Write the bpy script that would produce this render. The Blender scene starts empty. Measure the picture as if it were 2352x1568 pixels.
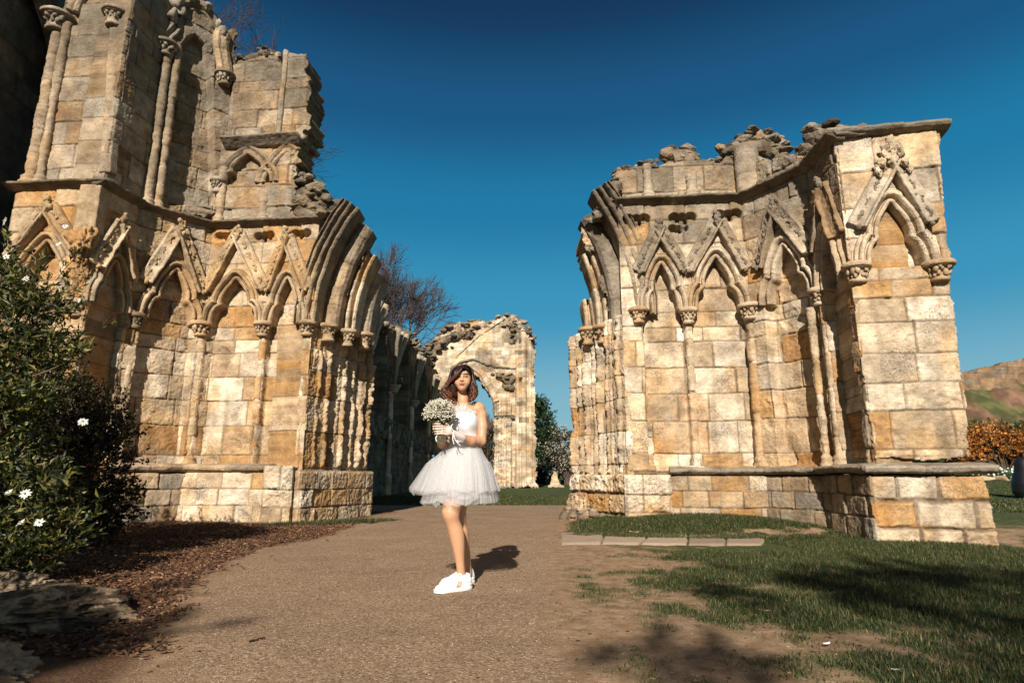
import bpy, math, random
import numpy as np
from mathutils import Vector, Matrix

scene = bpy.context.scene
COL = scene.collection
R_ = np.random.RandomState

# ------------------------------------------------------------------ camera model (used to turn a traced point into a place on a wall)
F_PX, CX, CY = 1400.0, 1176.0, 784.0           # focal length and centre in a 2352 px wide frame
PITCH = math.radians(12.33)
CAM_H = 0.82
CP, SP = math.cos(PITCH), math.sin(PITCH)

def ray(px, py):
    u, v = px - CX, py - CY
    return np.array([u, F_PX * CP + v * SP, -v * CP + F_PX * SP])

def at_z(px, py, z=0.0):
    r = ray(px, py); k = (z - CAM_H) / r[2]
    return np.array([r[0] * k, r[1] * k, z])

def at_Y(px, py, Y):
    r = ray(px, py); k = Y / r[1]
    return np.array([r[0] * k, Y, CAM_H + r[2] * k])

# ------------------------------------------------------------------ noise
def _hash(ix, iy, iz, seed):
    h = (ix.astype(np.uint32) * np.uint32(73856093)) ^ (iy.astype(np.uint32) * np.uint32(19349663)) ^ (iz.astype(np.uint32) * np.uint32(83492791)) ^ np.uint32((seed * 2654435761) & 0xFFFFFFFF)
    h ^= h >> np.uint32(15); h *= np.uint32(2246822519); h ^= h >> np.uint32(13); h *= np.uint32(3266489917); h ^= h >> np.uint32(16)
    return h.astype(np.float32) / np.float32(2147483648.0) - np.float32(1.0)

def vnoise(p, seed=0):
    p = np.asarray(p, dtype=np.float32)
    i = np.floor(p).astype(np.int64); f = p - i
    u = f * f * f * (f * (f * 6 - 15) + 10)
    x, y, z = i[:, 0], i[:, 1], i[:, 2]
    def c(a, b, d): return _hash(x + a, y + b, z + d, seed)
    ux, uy, uz = u[:, 0], u[:, 1], u[:, 2]
    x00 = c(0,0,0) * (1-ux) + c(1,0,0) * ux
    x10 = c(0,1,0) * (1-ux) + c(1,1,0) * ux
    x01 = c(0,0,1) * (1-ux) + c(1,0,1) * ux
    x11 = c(0,1,1) * (1-ux) + c(1,1,1) * ux
    return (x00 * (1-uy) + x10 * uy) * (1-uz) + (x01 * (1-uy) + x11 * uy) * uz

_ROT = np.array([[0.0, 0.8, 0.6], [-0.8, 0.36, -0.48], [-0.6, -0.48, 0.64]], dtype=np.float32)
def fbm(p, scale=1.0, octaves=4, seed=0, gain=0.5):
    q = np.asarray(p, dtype=np.float32) * np.float32(scale)
    out = np.zeros(len(q), dtype=np.float32); a, tot = 1.0, 0.0
    for o in range(octaves):
        out += a * vnoise(q, seed + o * 17); tot += a
        a *= gain; q = (q @ _ROT) * 2.03 + 11.7
    return out / tot

def sstep(a, b, x):
    t = np.clip((x - a) / (b - a), 0, 1); return t * t * (3 - 2 * t)

# ------------------------------------------------------------------ mesh helpers
def tag(o, label=None, cat=None, group=None, kind=None):
    if label: o['label'] = label
    if cat: o['category'] = cat
    if group: o['group'] = group
    if kind: o['kind'] = kind
    return o

def empty(name, loc=(0,0,0), label=None, cat=None, group=None):
    o = bpy.data.objects.new(name, None); COL.objects.link(o); o.location = loc
    return tag(o, label, cat, group)

def mesh(name, V, faces, mat, parent=None, col=None, smooth=True, mats=None, midx=None):
    """faces: one int array (n,3|4) or a list of such arrays; V in world space (parents stay unrotated, offset removed here)."""
    V = np.asarray(V, dtype=np.float64).reshape(-1, 3)
    if parent is not None: V = V - parent_loc(parent)
    if not isinstance(faces, (list, tuple)): faces = [faces]
    faces = [np.asarray(f, dtype=np.int32) for f in faces if len(f)]
    me = bpy.data.meshes.new(name)
    me.vertices.add(len(V)); me.vertices.foreach_set('co', V.astype(np.float32).ravel())
    nl = sum(f.size for f in faces); npoly = sum(len(f) for f in faces)
    me.loops.add(nl); me.loops.foreach_set('vertex_index', np.concatenate([f.ravel() for f in faces]))
    me.polygons.add(npoly)
    st, c = [], 0
    for f in faces:
        st.append(c + np.arange(len(f)) * f.shape[1]); c += f.size
    me.polygons.foreach_set('loop_start', np.concatenate(st).astype(np.int32))
    me.polygons.foreach_set('use_smooth', np.full(npoly, bool(smooth)))
    if midx is not None: me.polygons.foreach_set('material_index', np.asarray(midx, dtype=np.int32))
    me.update(calc_edges=True); me.validate()
    if col is not None:
        a = me.color_attributes.new('Col', 'FLOAT_COLOR', 'POINT')
        c4 = np.ones((len(V), 4), dtype=np.float32); c4[:, :3] = col
        a.data.foreach_set('color', c4.ravel())
    for m in (mats or [mat]): me.materials.append(m)
    o = bpy.data.objects.new(name, me); COL.objects.link(o)
    if parent is not None: o.parent = parent
    return o

def parent_loc(p):
    l = np.zeros(3)
    while p is not None:
        l += np.array(p.location); p = p.parent
    return l

class MB:
    """collects pieces of one mesh"""
    def __init__(s): s.V, s.F, s.C, s.n = [], {3: [], 4: []}, [], 0
    def add(s, V, F, C=None):
        V = np.asarray(V, dtype=np.float32).reshape(-1, 3)
        if not isinstance(F, (list, tuple)): F = [F]
        for f in F:
            f = np.asarray(f)
            if len(f): s.F[f.shape[1]].append(f + s.n)
        s.V.append(V); s.n += len(V)
        if C is None: C = (1, 1, 1)
        c = np.empty((len(V), 3), dtype=np.float32); c[:] = C; s.C.append(c)
    def build(s, name, mat, parent=None, smooth=True):
        F = [np.concatenate(f) for f in s.F.values() if f]
        return mesh(name, np.concatenate(s.V), F, mat, parent, np.concatenate(s.C), smooth)

def grid_faces(nu, nv, wrap_u=False, wrap_v=False):
    i = np.arange(nu if wrap_u else nu - 1); j = np.arange(nv if wrap_v else nv - 1)
    I, J = np.meshgrid(i, j, indexing='ij'); I2, J2 = (I + 1) % nu, (J + 1) % nv
    return np.stack([I * nv + J, I2 * nv + J, I2 * nv + J2, I * nv + J2], -1).reshape(-1, 4)

_ICO = {}
def ico(sub):
    if sub in _ICO: return _ICO[sub]
    import bmesh
    bm = bmesh.new(); bmesh.ops.create_icosphere(bm, subdivisions=sub, radius=1.0)
    V = np.array([v.co[:] for v in bm.verts]); F = np.array([[v.index for v in f.verts] for f in bm.faces]); bm.free()
    _ICO[sub] = (V, F); return V, F

def rock(rs, size, sub=3, k=11, squash=(1, 1, .7), rough=.05, seed=0):
    """chunky stone: a ball cut by random planes, roughened"""
    V, F = ico(sub)
    n = rs.normal(size=(k, 3)); n /= np.linalg.norm(n, axis=1)[:, None]
    h = rs.uniform(.45, .9, k)
    d = V @ n.T
    r = np.min(np.where(d > .05, h / np.maximum(d, .05), 9), axis=1); r = np.minimum(r, 1.0)
    P = V * r[:, None]
    P = P * (1 + rough * 2 * fbm(P + seed * 3.1, 2.5, 4, seed)[:, None])
    a = rs.uniform(0, 6.28); c, s_ = math.cos(a), math.sin(a)
    P = P * np.array(squash)
    P = P @ np.array([[c, s_, 0], [-s_, c, 0], [0, 0, 1]])
    return P * size, F

def tube(pts, rad, n=6, cap=True):
    pts = np.asarray(pts, dtype=float); m = len(pts)
    rad = np.broadcast_to(np.asarray(rad, dtype=float), (m,))
    T = np.gradient(pts, axis=0); T /= np.linalg.norm(T, axis=1)[:, None] + 1e-9
    up = np.array([0, 0, 1.0]) if abs(T[0, 2]) < .9 else np.array([1.0, 0, 0])
    U = np.cross(T, up); U /= np.linalg.norm(U, axis=1)[:, None] + 1e-9
    for i in range(1, m):
        if U[i] @ U[i-1] < 0: U[i] *= -1
    W = np.cross(T, U)
    a = np.arange(n) / n * 2 * np.pi
    V = pts[:, None, :] + rad[:, None, None] * (U[:, None, :] * np.cos(a)[None, :, None] + W[:, None, :] * np.sin(a)[None, :, None])
    F = [grid_faces(m, n, False, True)]
    V = V.reshape(-1, 3)
    if cap:
        b = len(V); V = np.concatenate([V, pts[:1], pts[-1:]])
        i = np.arange(n); j = (i + 1) % n
        F.append(np.concatenate([np.stack([i, j, np.full(n, b)], -1), np.stack([(m-1)*n + j, (m-1)*n + i, np.full(n, b+1)], -1)]))
    return V, F

# ------------------------------------------------------------------ signed-distance modelling (bodies, shoes)
class SDF:
    def __init__(s, xs, ys, zs):
        s.xs, s.ys, s.zs = [np.asarray(a, dtype=np.float32) for a in (xs, ys, zs)]
        s.D = np.full((len(xs), len(ys), len(zs)), 1.0, dtype=np.float32)
    def _box(s, lo, hi):
        sl = []
        for a, l, h in zip((s.xs, s.ys, s.zs), lo, hi):
            i, j = np.searchsorted(a, l), np.searchsorted(a, h)
            sl.append(slice(max(i - 1, 0), min(j + 1, len(a))))
        X, Y, Z = np.meshgrid(s.xs[sl[0]], s.ys[sl[1]], s.zs[sl[2]], indexing='ij')
        return tuple(sl), X, Y, Z
    def _mix(s, sl, d, k, sub):
        D = s.D[sl]
        if D.size == 0: return
        if sub:
            h = np.clip(.5 - .5 * (D + d) / k, 0, 1); s.D[sl] = D * (1 - h) - d * h + k * h * (1 - h)
        else:
            h = np.clip(.5 + .5 * (D - d) / k, 0, 1); s.D[sl] = D * (1 - h) + d * h - k * h * (1 - h)
    def cap(s, a, b, ra, rb, k=.02, sub=False):
        a, b = np.array(a, float), np.array(b, float); m = max(ra, rb) + k * 2 + .02
        sl, X, Y, Z = s._box(np.minimum(a, b) - m, np.maximum(a, b) + m)
        ab = b - a; L2 = ab @ ab + 1e-12
        t = np.clip(((X - a[0]) * ab[0] + (Y - a[1]) * ab[1] + (Z - a[2]) * ab[2]) / L2, 0, 1)
        d = np.sqrt((X - a[0] - t * ab[0])**2 + (Y - a[1] - t * ab[1])**2 + (Z - a[2] - t * ab[2])**2) - (ra + (rb - ra) * t)
        s._mix(sl, d, k, sub)
    def chain(s, pts, k=.02):
        for p, q in zip(pts[:-1], pts[1:]): s.cap(p[:3], q[:3], p[3], q[3], k)
    def ell(s, c, r, k=.02, rot=None, sub=False):
        c, r = np.array(c, float), np.array(r, float); m = r.max() + 2 * k + .02
        sl, X, Y, Z = s._box(c - m, c + m)
        P = np.stack([X - c[0], Y - c[1], Z - c[2]], -1)
        if rot is not None: P = P @ np.array(rot.to_matrix() if hasattr(rot, 'to_matrix') else rot)
        k0 = np.sqrt(((P / r)**2).sum(-1)); k1 = np.sqrt(((P / r**2)**2).sum(-1)) + 1e-9
        s._mix(sl, k0 * (k0 - 1) / k1, k, sub)
    def mesh(s):
        D = s.D; ins = D < 0
        c = [ins[a:D.shape[0]-1+a, b:D.shape[1]-1+b, e:D.shape[2]-1+e] for a in (0,1) for b in (0,1) for e in (0,1)]
        tot = sum(x.astype(np.int8) for x in c)
        I, J, K = np.nonzero((tot > 0) & (tot < 8))
        idx = np.full((D.shape[0]-1, D.shape[1]-1, D.shape[2]-1), -1, dtype=np.int32); idx[I, J, K] = np.arange(len(I))
        acc = np.zeros((len(I), 3)); cnt = np.zeros(len(I))
        off = [(a, b, e) for a in (0,1) for b in (0,1) for e in (0,1)]
        for p in off:
            for ax in range(3):
                if p[ax]: continue
                q = list(p); q[ax] = 1
                d0 = D[I+p[0], J+p[1], K+p[2]]; d1 = D[I+q[0], J+q[1], K+q[2]]
                m = (d0 < 0) != (d1 < 0); t = np.where(m, d0 / np.where(d0 == d1, 1, d0 - d1), 0)
                P0 = np.stack([s.xs[I+p[0]], s.ys[J+p[1]], s.zs[K+p[2]]], -1); P1 = np.stack([s.xs[I+q[0]], s.ys[J+q[1]], s.zs[K+q[2]]], -1)
                acc += np.where(m[:, None], P0 + (P1 - P0) * t[:, None], 0); cnt += m
        V = acc / cnt[:, None]
        Q = []
        for ax in range(3):
            a = [slice(1, -1)] * 3; a[ax] = slice(None, -1); b = list(a); b[ax] = slice(1, None)
            A, B = ins[tuple(a)], ins[tuple(b)]
            i, j, k = np.nonzero(A != B); fl = A[i, j, k]
            base = np.stack([i, j, k], -1) + 1; base[:, ax] -= 1
            o1, o2 = (ax + 1) % 3, (ax + 2) % 3
            def cell(d1, d2):
                q = base.copy(); q[:, o1] += d1; q[:, o2] += d2
                return idx[q[:, 0], q[:, 1], q[:, 2]]
            f = np.stack([cell(-1, -1), cell(0, -1), cell(0, 0), cell(-1, 0)], -1)
            f[~fl] = f[~fl][:, ::-1]; Q.append(f)
        F = np.concatenate(Q); F = F[(F >= 0).all(1)]
        return V, F

# ------------------------------------------------------------------ materials
def new_mat(name):
    m = bpy.data.materials.new(name); m.use_nodes = True
    nt = m.node_tree; b = nt.nodes['Principled BSDF']
    return m, nt, b

def N(nt, t, **kw):
    n = nt.nodes.new(t)
    for k, v in kw.items():
        if k.startswith('i_'): n.inputs[k[2:].replace('_', ' ')].default_value = v
        else: setattr(n, k, v)
    return n

def stone_mat(name='weathered_stone', bump=.6, lich=.35, fine=1.0):
    m, nt, b = new_mat(name); L = nt.links.new
    at = N(nt, 'ShaderNodeAttribute', attribute_name='Col')
    tc = N(nt, 'ShaderNodeTexCoord'); geo = N(nt, 'ShaderNodeNewGeometry')
    n1 = N(nt, 'ShaderNodeTexNoise', i_Scale=3.6 * fine, i_Detail=9.0, i_Roughness=.62)
    n2 = N(nt, 'ShaderNodeTexNoise', i_Scale=34.0 * fine, i_Detail=7.0, i_Roughness=.7)
    vo = N(nt, 'ShaderNodeTexVoronoi', i_Scale=26.0 * fine)
    for n in (n1, n2, vo): L(geo.outputs['Position'], n.inputs['Vector'])
    r1 = N(nt, 'ShaderNodeValToRGB'); r1.color_ramp.elements[0].position = .3; r1.color_ramp.elements[1].position = .72
    r1.color_ramp.elements[0].color = (.42, .36, .29, 1); r1.color_ramp.elements[1].color = (1.3, 1.29, 1.26, 1)
    L(n1.outputs['Fac'], r1.inputs['Fac'])
    r2 = N(nt, 'ShaderNodeValToRGB'); r2.color_ramp.elements[0].position = .33; r2.color_ramp.elements[1].position = .62
    r2.color_ramp.elements[0].color = (.50, .45, .40, 1); r2.color_ramp.elements[1].color = (1.1, 1.1, 1.1, 1)
    L(n2.outputs['Fac'], r2.inputs['Fac'])
    m1 = N(nt, 'ShaderNodeMixRGB', blend_type='MULTIPLY', i_Fac=.85); L(at.outputs['Color'], m1.inputs[1]); L(r1.outputs['Color'], m1.inputs[2])
    m2 = N(nt, 'ShaderNodeMixRGB', blend_type='MULTIPLY', i_Fac=.5); L(m1.outputs[0], m2.inputs[1]); L(r2.outputs['Color'], m2.inputs[2])
    # pale lichen spots
    n3 = N(nt, 'ShaderNodeTexNoise', i_Scale=17.0 * fine, i_Detail=6.0, i_Roughness=.75); L(geo.outputs['Position'], n3.inputs['Vector'])
    r3 = N(nt, 'ShaderNodeValToRGB'); r3.color_ramp.elements[0].position = .6; r3.color_ramp.elements[1].position = .7
    L(n3.outputs['Fac'], r3.inputs['Fac'])
    ml = N(nt, 'ShaderNodeMath', operation='MULTIPLY', use_clamp=True); ml.inputs[1].default_value = lich; L(r3.outputs['Color'], ml.inputs[0])
    m3 = N(nt, 'ShaderNodeMixRGB', blend_type='MIX'); m3.inputs[2].default_value = (.42, .40, .34, 1)
    L(ml.outputs[0], m3.inputs[0]); L(m2.outputs[0], m3.inputs[1])
    # grey lichen crust: patches of fine dark speckle
    n4 = N(nt, 'ShaderNodeTexNoise', i_Scale=42.0 * fine, i_Detail=6.0, i_Roughness=.8); L(geo.outputs['Position'], n4.inputs['Vector'])
    n5 = N(nt, 'ShaderNodeTexNoise', i_Scale=1.9 * fine, i_Detail=7.0, i_Roughness=.65); L(geo.outputs['Position'], n5.inputs['Vector'])
    def band(src, a, c, top):
        r = N(nt, 'ShaderNodeMapRange', clamp=True); r.inputs['From Min'].default_value = a; r.inputs['From Max'].default_value = c; r.inputs['To Max'].default_value = top; L(src, r.inputs['Value']); return r.outputs[0]
    def mul(a, c):
        q = N(nt, 'ShaderNodeMath', operation='MULTIPLY'); L(a, q.inputs[0]); L(c, q.inputs[1]); return q.outputs[0]
    pk = band(n5.outputs['Fac'], .50, .60, 1.0)
    m4 = N(nt, 'ShaderNodeMixRGB', blend_type='MIX'); m4.inputs[2].default_value = (.10, .088, .07, 1); L(mul(pk, band(n4.outputs['Fac'], .47, .58, .8)), m4.inputs[0]); L(m3.outputs[0], m4.inputs[1])
    # sparse pits everywhere and faint bedding lines
    m5 = N(nt, 'ShaderNodeMixRGB', blend_type='MIX'); m5.inputs[2].default_value = (.07, .05, .03, 1); L(band(n4.outputs['Fac'], .64, .72, .85), m5.inputs[0]); L(m4.outputs[0], m5.inputs[1])
    mp = N(nt, 'ShaderNodeMapping'); mp.inputs['Scale'].default_value = (2.2, 2.2, 17.0); L(geo.outputs['Position'], mp.inputs['Vector'])
    n6 = N(nt, 'ShaderNodeTexNoise', i_Scale=1.6 * fine, i_Detail=6.0, i_Roughness=.6); L(mp.outputs[0], n6.inputs['Vector'])
    m6 = N(nt, 'ShaderNodeMixRGB', blend_type='MULTIPLY'); m6.inputs[2].default_value = (.60, .52, .43, 1); L(mul(band(n6.outputs['Fac'], .56, .68, .7), band(n1.outputs['Fac'], .42, .6, 1.0)), m6.inputs[0]); L(m5.outputs[0], m6.inputs[1])
    L(m6.outputs[0], b.inputs['Base Color'])
    b.inputs['Roughness'].default_value = .92; b.inputs['Specular IOR Level'].default_value = .15
    # bump: grain + pits
    ad = N(nt, 'ShaderNodeMath', operation='MULTIPLY_ADD'); ad.inputs[1].default_value = .5
    L(n2.outputs['Fac'], ad.inputs[0]); L(n1.outputs['Fac'], ad.inputs[2])
    rp = N(nt, 'ShaderNodeMapRange'); rp.inputs['From Max'].default_value = .35; rp.inputs['To Max'].default_value = .25; L(vo.outputs['Distance'], rp.inputs['Value'])
    ad2 = N(nt, 'ShaderNodeMath', operation='ADD'); L(ad.outputs[0], ad2.inputs[0]); L(rp.outputs[0], ad2.inputs[1])
    ad3 = N(nt, 'ShaderNodeMath', operation='MULTIPLY_ADD'); ad3.inputs[1].default_value = -.45; L(n6.outputs['Fac'], ad3.inputs[0]); L(ad2.outputs[0], ad3.inputs[2]); ad2 = ad3
    bp = N(nt, 'ShaderNodeBump', i_Strength=bump, i_Distance=.03); L(ad2.outputs[0], bp.inputs['Height']); L(bp.outputs[0], b.inputs['Normal'])
    return m

def col_mat(name, rough=.8, spec=.2, var=.35, scale=8.0, bump=0.0, bscale=40.0, trans=0.0):
    """plain material whose base colour comes from the mesh colour, broken up by noise"""
    m, nt, b = new_mat(name); L = nt.links.new
    at = N(nt, 'ShaderNodeAttribute', attribute_name='Col'); geo = N(nt, 'ShaderNodeNewGeometry')
    n1 = N(nt, 'ShaderNodeTexNoise', i_Scale=scale, i_Detail=6.0, i_Roughness=.6); L(geo.outputs['Position'], n1.inputs['Vector'])
    r = N(nt, 'ShaderNodeMapRange'); r.inputs['To Min'].default_value = 1 - var; r.inputs['To Max'].default_value = 1 + var; L(n1.outputs['Fac'], r.inputs['Value'])
    mx = N(nt, 'ShaderNodeMixRGB', blend_type='MULTIPLY', i_Fac=1.0); L(at.outputs['Color'], mx.inputs[1]); L(r.outputs[0], mx.inputs[2])
    L(mx.outputs[0], b.inputs['Base Color']); b.inputs['Roughness'].default_value = rough; b.inputs['Specular IOR Level'].default_value = spec
    if bump:
        n2 = N(nt, 'ShaderNodeTexNoise', i_Scale=bscale, i_Detail=5.0); L(geo.outputs['Position'], n2.inputs['Vector'])
        bp = N(nt, 'ShaderNodeBump', i_Strength=bump, i_Distance=.02); L(n2.outputs['Fac'], bp.inputs['Height']); L(bp.outputs[0], b.inputs['Normal'])
    if trans:
        tr = N(nt, 'ShaderNodeBsdfTranslucent'); L(mx.outputs[0], tr.inputs['Color'])
        ms = N(nt, 'ShaderNodeMixShader', i_Fac=trans); L(b.outputs[0], ms.inputs[1]); L(tr.outputs[0], ms.inputs[2])
        L(ms.outputs[0], nt.nodes['Material Output'].inputs['Surface'])
    return m

M_STONE = stone_mat()
M_FAR = stone_mat('far_stone', bump=.6, fine=.45)
# ------------------------------------------------------------------ masonry tools
GOLD, OCHRE, BUFF, CREAM, PALE, GREY, DGREY, SOOT = [np.array(c) for c in (
    (.48,.29,.125), (.41,.25,.115), (.475,.355,.225), (.57,.455,.32), (.68,.585,.45), (.36,.31,.24), (.17,.14,.10), (.055,.045,.035))]
PAL_GOLD = ([GOLD, OCHRE, BUFF, CREAM, PALE, GREY], [.24, .11, .30, .22, .12, .01])
PAL_CREAM = ([GOLD, OCHRE, BUFF, CREAM, PALE, GREY * 1.15], [.12, .03, .22, .32, .29, .02])
PAL_GREY = ([BUFF * .8, CREAM * .75, GREY * 1.05, GREY * .8, OCHRE * .8, DGREY * 1.3], [.34, .18, .26, .12, .04, .06])
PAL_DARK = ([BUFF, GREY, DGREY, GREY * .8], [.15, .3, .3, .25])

def sd_poly(S, Z, poly):
    """signed distance to a closed polygon, negative inside"""
    P = np.asarray(poly, float); d = np.full(S.shape, 1e9); ins = np.zeros(S.shape, bool)
    for a, b in zip(P, np.roll(P, -1, axis=0)):
        e = b - a; w0, w1 = S - a[0], Z - a[1]
        t = np.clip((w0 * e[0] + w1 * e[1]) / (e @ e + 1e-12), 0, 1)
        d = np.minimum(d, (w0 - e[0] * t)**2 + (w1 - e[1] * t)**2)
        c = ((a[1] <= Z) & (b[1] > Z)) | ((b[1] <= Z) & (a[1] > Z))
        ins ^= c & (S < a[0] + (Z - a[1]) * e[0] / (e[1] if abs(e[1]) > 1e-9 else 1e-9))
    return np.where(ins, -1, 1) * np.sqrt(d)

class Plane:
    """vertical wall plane over the plan line A-B (A left, B right, seen from the front)"""
    def __init__(s, A, B, off=0.0):
        s.A, B = np.array(A, float), np.array(B, float); d = B - s.A; s.L = np.linalg.norm(d); s.t = d / s.L
        s.n = np.array([s.t[1], -s.t[0]]); s.A = s.A + s.n * off
    def px(s, x, y, off=0.0):
        r = ray(x, y); A = s.A + s.n * off
        k = (A @ s.n) / (r[:2] @ s.n); p = r[:2] * k
        return np.array([(p - A) @ s.t, CAM_H + r[2] * k])
    def poly(s, pts, off=0.0): return [s.px(x, y, off) for x, y in pts]
    def pos(s, S, Z, D):
        S, Z, D = np.broadcast_arrays(np.asarray(S, float), np.asarray(Z, float), np.asarray(D, float))
        return np.stack([s.A[0] + s.t[0] * S + s.n[0] * D, s.A[1] + s.t[1] * S + s.n[1] * D, Z], -1)

def courses(z0, z1, h, seed, given=()):
    rs = R_(seed); z = [g for g in given if z0 - .05 <= g <= z1]
    if not z: z = [z0]
    while z[-1] < z1: z.append(z[-1] + rs.uniform(.78, 1.25) * h)
    return np.array(z)

def pick(rs, pal, n):
    c, w = pal; w = np.array(w) / sum(w)
    i = rs.choice(len(c), size=n, p=w); return np.array(c)[i]

def block_map(S, Z, zc, seed, wr, pal, s0, s1):
    """ashlar: returns distance to the nearest joint, colour, relief of each block"""
    rs = R_(seed); shp = S.shape; S, Z = S.ravel(), Z.ravel()
    ci = np.clip(np.searchsorted(zc, Z) - 1, 0, len(zc) - 2)
    dz = np.minimum(Z - zc[ci], zc[ci + 1] - Z)
    ds = np.empty_like(S); col = np.empty((len(S), 3)); rel = np.empty_like(S); tilt = np.zeros_like(S)
    for c in range(len(zc) - 1):
        h = zc[c+1] - zc[c]; j = [s0 - rs.uniform(0.05, wr[0])]
        while j[-1] < s1 + .3: j.append(j[-1] + rs.uniform(*wr) * (.75 + .5 * min(h / .45, 1.2)))
        j = np.array(j); m = ci == c
        n = len(j); ca, cb = pick(rs, pal, n), pick(rs, pal, n); rr = rs.normal(0, .006, n); ta = rs.normal(0, .02, n); ph = rs.uniform(0, 9, n)
        if not m.any(): continue
        k = np.clip(np.searchsorted(j, S[m]) - 1, 0, n - 2)
        ds[m] = np.minimum(S[m] - j[k], j[k+1] - S[m])
        u = (S[m] - j[k]) / (j[k+1] - j[k]); v = (Z[m] - zc[c]) / h
        g = sstep(.35, .85, .5 + .55 * np.sin(ph[k] + 2.2 * u + 1.5 * v * np.cos(ph[k] * 3)))
        g = g * .6
        f = (.86 + .28 * ((k * 7919 + c * 104729 + seed * 31) % 97) / 97)[:, None]
        col[m] = (ca[k] * (1 - g[:, None]) + cb[k] * g[:, None]) * f
        rel[m] = rr[k]; tilt[m] = ta[k] * (u - .5)
    d = np.minimum(ds, dz)
    return d.reshape(shp), col.reshape(shp + (3,)), (rel + tilt).reshape(shp)

def strip_back(Vg, F, nrm, thick, inset, seed, rough=.05):
    """turn the open border of a relief into a broken edge running back into the wall"""
    e = np.concatenate([F[:, [0, 1]], F[:, [1, 2]], F[:, [2, 3]], F[:, [3, 0]]])
    key = np.sort(e, axis=1); ku = key[:, 0].astype(np.int64) * (len(Vg) + 1) + key[:, 1]
    u, inv, cnt = np.unique(ku, return_inverse=True, return_counts=True)
    b = e[cnt[inv] == 1]
    vi = np.unique(b); mp = np.full(len(Vg), -1); mp[vi] = np.arange(len(vi))
    base = Vg[vi]; ctr = Vg[np.unique(F)].mean(0); rings = []; nv = len(vi)
    for dep in (.06, .18, .4, thick):
        P = base - nrm * dep
        dirc = ctr - P; dirc -= nrm * (dirc @ nrm)[:, None]; dirc /= np.linalg.norm(dirc, axis=1)[:, None] + 1e-9
        P = P + dirc * (inset * min(dep / .1, 1))[..., None] if np.ndim(inset) else P + dirc * inset * min(dep / .1, 1)
        P = P + dirc * (np.abs(fbm(P, 4.0, 4, seed))[:, None] * rough * 1.6)
        rings.append(P)
    V = np.concatenate([Vg] + rings); Fs = []
    o0 = lambda a: a; prev = lambda a: a
    for r in range(4):
        if r == 0: i0, i1 = b[:, 0], b[:, 1]
        else: i0, i1 = len(Vg) + (r-1) * nv + mp[b[:, 0]], len(Vg) + (r-1) * nv + mp[b[:, 1]]
        j0, j1 = len(Vg) + r * nv + mp[b[:, 0]], len(Vg) + r * nv + mp[b[:, 1]]
        Fs.append(np.stack([i1, i0, j0, j1], -1))
    return V, np.concatenate([F] + Fs), vi

def soot_fn(S, Z, P, seed, z_lo=None, z_hi=None, base=0.0, amt=.8, scale=1.1):
    """weathering crust: real dark staining that grows towards exposed tops"""
    n = fbm(P, scale, 5, seed)
    x = base + n * .9
    if z_lo is not None: x = x + np.clip((P[:, 2] - z_lo) / (z_hi - z_lo), 0, 1.2) * 1.0
    return sstep(.25, .95, x) * amt

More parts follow.
